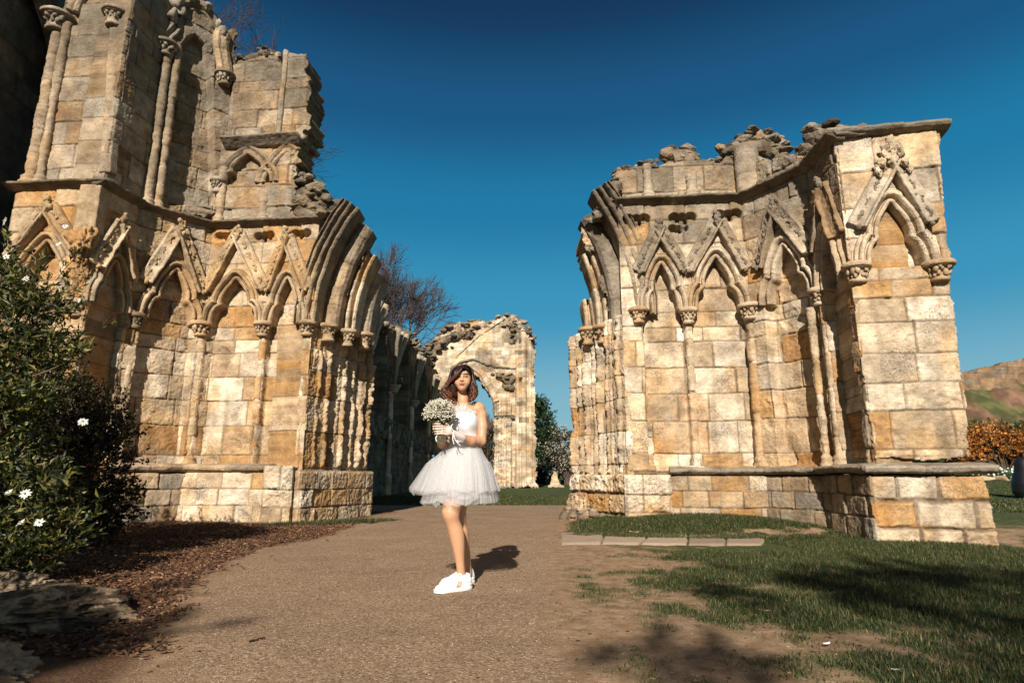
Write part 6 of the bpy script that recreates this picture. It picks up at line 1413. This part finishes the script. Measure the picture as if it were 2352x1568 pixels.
# ---- shoes
M_SHOE, nt, b = new_mat('white_leather'); _a = N(nt, 'ShaderNodeAttribute', attribute_name='Col'); nt.links.new(_a.outputs['Color'], b.inputs['Base Color']); b.inputs['Roughness'].default_value = .45
def shoe(toe, heel, seed):
    """trainer from toe and heel ground points"""
    toe, heel = np.array(toe), np.array(heel); ax = toe - heel; ax[2] = 0; L = np.linalg.norm(ax); ax /= L; sd = np.array([-ax[1], ax[0], 0])
    S = SDF(np.arange(-.03, L + .03, .0022), np.arange(-.06, .06, .0022), np.arange(-.006, .15, .0022))
    S.ell((L * .70, .003, .032), (L * .29, .043, .034), .02); S.ell((L * .38, 0, .040), (L * .32, .037, .045), .02); S.ell((L * .15, 0, .048), (L * .135, .034, .052), .02)
    S.cap((L * .13, 0, .05), (L * .17, 0, .092), .033, .036, .02); S.cap((L * .62, 0, .048), (L * .34, 0, .098), .030, .024, .02); S.cap((L * .36, 0, .092), (L * .315, 0, .118), .016, .012, .012)
    S.ell((L * .20, 0, .132), (.036, .024, .046), .008, sub=True)
    S.D = np.maximum(S.D, -(S.zs[None, None, :] - .016))
    V, F = S.mesh(); C = np.tile((.74, .735, .72), (len(V), 1)).astype(float)
    org = heel.copy(); org[2] = ground_h(heel[0], heel[1])
    put = lambda V: V[:, :1] * ax + V[:, 1:2] * sd + np.array([0, 0, 1.0]) * V[:, 2:] + org
    C[(np.abs(V[:, 0] - L * .155) < .05) & (np.abs(V[:, 2] - .058 - .0015 * np.abs(V[:, 0])) < .0022) & (V[:, 0] < L * .28)] = (.25, .24, .22)
    fn = fbm(V, 260, 2, 3); pm_ = (np.abs(V[:, 0] - L * .42 + (V[:, 2] - .04) * .5) < .021) & (V[:, 2] > .026) & (V[:, 2] < .068); C[pm_] = np.where(fn[pm_][:, None] > 0, (.62, .50, .34), (.32, .24, .15))
    so = empty('shoe', (0, 0, 0)); so.parent = PE; so.location = tuple(-np.array(PE.location))
    mesh('upper', put(V), F, M_SHOE, so, C)
    n = 60; a = np.arange(n) / n * 6.283; ox = L * .5 + (L * .5 + .004) * np.cos(a); oy = .044 * np.sin(a) * (1 + .08 * np.cos(a) - .12 * np.exp(-((ox - L * .42) / .05)**2)); oy = np.sign(np.sin(a)) * np.minimum(np.abs(oy) * 1.25, .043 * (1 + .06 * np.cos(a)))
    rows = [np.stack([ox, oy, np.full(n, z)], -1) * np.array([1, k, 1]) for z, k in ((.0, .93), (.003, 1.0), (.019, 1.03), (.024, .98), (.024, .5))]
    rows[-1][:, 0] = L * .5 + (rows[-1][:, 0] - L * .5) * .6
    V2 = np.array(rows).reshape(-1, 3); V2[:, 2] += np.where(V2[:, 0] > L * .85, (V2[:, 0] - L * .85) * .12, 0)
    C2 = np.tile((.80, .79, .77), (len(V2), 1)); mesh('sole', put(V2), grid_faces(5, n, False, True), M_SHOE, so, C2)
    mb = MB()
    for k in range(4):
        xx = L * (.60 - .06 * k); z = .062 + .012 * k; V, F = tube(put(np.array([(xx, -.026, z - .008), (xx - .004, -.012, z + .004), (xx - .004, .012, z + .004), (xx, .026, z - .008)])), .0035, 6); mb.add(V, F, (.8, .8, .78))
    V, F = tube(put(np.array([(L * .34, -.008, .098), (L * .36, -.03, .092), (L * .39, -.034, .078)])), .004, 6); mb.add(V, F, (.35, .34, .32)); mb.build('lace', M_SHOE, so)
shoe(at_z(998, 1363, .0), at_z(1083, 1352, .0), 1)
shoe(at_z(1011, 1347, .0), at_z(1089, 1338, .0), 2)

# ---- bouquet
BQ = empty('bouquet', W(1010, 1000, -.22), 'round bouquet of tiny white flowers held in gloved hands', 'bouquet'); rs = R_(9)
bc = W(1010, 948, -.22); fm, sm = MB(), MB(); fV, fF = ico(1)
for k in range(760):
    d = rs.normal(size=3); d /= np.linalg.norm(d)
    if d[2] < -.55: d[2] *= -1
    rr = rs.uniform(.72, 1.06); p = bc + d * np.array([.112, .10, .092]) * rr
    for j in range(3): fm.add(fV * rs.uniform(.0025, .0062) + p + rs.normal(0, .008, 3), fF, np.array((.76, .72, .58)) * rs.uniform(.8, 1.08))
    if k % 3 == 0:
        V, F = tube(np.linspace(W(1010, 985, -.22), p, 4) + rs.normal(0, .003, (4, 3)), .0014, 4, cap=False); sm.add(V, F, (.10, .13, .045))
for k in range(900):
    d = rs.normal(size=3); d /= np.linalg.norm(d); p = bc + d * np.array([.10, .09, .082]) * rs.uniform(.3, .98)
    V, F, C = leaf_cards(p[None], rs.normal(size=(1, 3)), .02, .006, np.array([(.055, .07, .025)]) * rs.uniform(.6, 1.6), k); sm.add(V, F, C)
for k in range(14):
    a = k / 14 * 6.28; V, F = tube(np.array([W(1009 + 2.2 * math.cos(a), 968, -.22 + .012 * math.sin(a)), W(1011 + 2 * math.cos(a + .5), 1012 + rs.uniform(-3, 2), -.225 + .01 * math.sin(a))]), .0032, 6); sm.add(V, F, (.22, .26, .09))
fm.build('flower_head', M_PETAL, BQ); sm.build('stem', M_FOL, BQ)
mb = MB(); V, F = tube(smooth_path([W(1004, 1000, -.24), W(1001, 1006, -.245), W(1003, 1014, -.24)], 5), .004, 6); mb.add(V, F); mb.build('ribbon', M_WHITE, BQ)
# ------------------------------------------------------------------ camera, sun, sky
cam = bpy.data.cameras.new('camera'); co = bpy.data.objects.new('camera', cam); COL.objects.link(co)
co.location = (0, 0, CAM_H); co.rotation_euler = (math.radians(90) + PITCH, 0, 0)
cam.sensor_width = 36.0; cam.lens = 36.0 * F_PX / 2352.0; cam.clip_end = 5000; cam.clip_start = .05
scene.camera = co
SUN_EL, SUN_DX = math.radians(30.0), .13           # elevation; light travels (SUN_DX, 1) in plan
d = Vector((SUN_DX, 1.0, 0)).normalized(); ld = Vector((d.x * math.cos(SUN_EL), d.y * math.cos(SUN_EL), -math.sin(SUN_EL)))
sun = bpy.data.lights.new('sun', 'SUN'); so_ = bpy.data.objects.new('sun', sun); COL.objects.link(so_)
sun.energy = 4.7; sun.angle = math.radians(.5); sun.color = (1.0, .93, .85)
so_.rotation_euler = ld.to_track_quat('-Z', 'Y').to_euler(); so_.location = (-3, -20, 15)
w = bpy.data.worlds.new('World'); scene.world = w; w.use_nodes = True; nt = w.node_tree
bg = nt.nodes['Background']; sky = nt.nodes.new('ShaderNodeTexSky'); sky.sky_type = 'NISHITA'; sky.sun_disc = False
sky.sun_elevation = SUN_EL; sky.sun_rotation = math.atan2(-d.x, -d.y); sky.air_density = 1.0; sky.dust_density = .2; sky.ozone_density = 3.0; sky.altitude = 300
# clear spring sky: the sky texture graded by elevation to the deep polarised blue of the photograph
tc_ = nt.nodes.new('ShaderNodeTexCoord'); sx = nt.nodes.new('ShaderNodeSeparateXYZ'); nt.links.new(tc_.outputs['Generated'], sx.inputs[0])
cr = nt.nodes.new('ShaderNodeValToRGB'); el = cr.color_ramp.elements; cr.color_ramp.interpolation = 'EASE'
stops = [(0.0, (.30, .50, .56)), (.103, (.185, .43, .53)), (.267, (.028, .285, .475)), (.418, (.004, .185, .365)), (.55, (.004, .085, .21)), (.665, (.001, .030, .085)), (1.0, (.001, .018, .055))]
while len(el) < len(stops): el.new(.5)
for e, (p, c) in zip(el, stops): e.position = p; e.color = (*c, 1)
nt.links.new(sx.outputs['Z'], cr.inputs['Fac'])
sc_ = nt.nodes.new('ShaderNodeVectorMath'); sc_.operation = 'SCALE'; sc_.inputs['Scale'].default_value = 10.0 / 2 ** .75; nt.links.new(cr.outputs[0], sc_.inputs[0])
mx_ = nt.nodes.new('ShaderNodeMixRGB'); mx_.inputs[0].default_value = .06; nt.links.new(sc_.outputs[0], mx_.inputs[1]); nt.links.new(sky.outputs[0], mx_.inputs[2])
# pale warm glare around the sun, behind the camera
dt = nt.nodes.new('ShaderNodeVectorMath'); dt.operation = 'DOT_PRODUCT'; dt.inputs[1].default_value = tuple(-ld); nt.links.new(tc_.outputs['Generated'], dt.inputs[0])
mr = nt.nodes.new('ShaderNodeMapRange'); mr.interpolation_type = 'SMOOTHSTEP'; mr.inputs['From Min'].default_value = .15; mr.inputs['From Max'].default_value = 1.0; mr.inputs['To Max'].default_value = .35; nt.links.new(dt.outputs['Value'], mr.inputs['Value'])
gl = nt.nodes.new('ShaderNodeMixRGB'); gl.inputs[2].default_value = (2.7, 1.9, 1.2, 1); nt.links.new(mr.outputs[0], gl.inputs[0]); nt.links.new(mx_.outputs[0], gl.inputs[1])
nt.links.new(gl.outputs[0], bg.inputs['Color']); bg.inputs['Strength'].default_value = .1
vs = scene.view_settings; vs.view_transform = 'Standard'; vs.look = 'None'; vs.gamma = 1.0; vs.exposure = .75
scene.cycles.max_bounces = 8; scene.cycles.transparent_max_bounces = 24
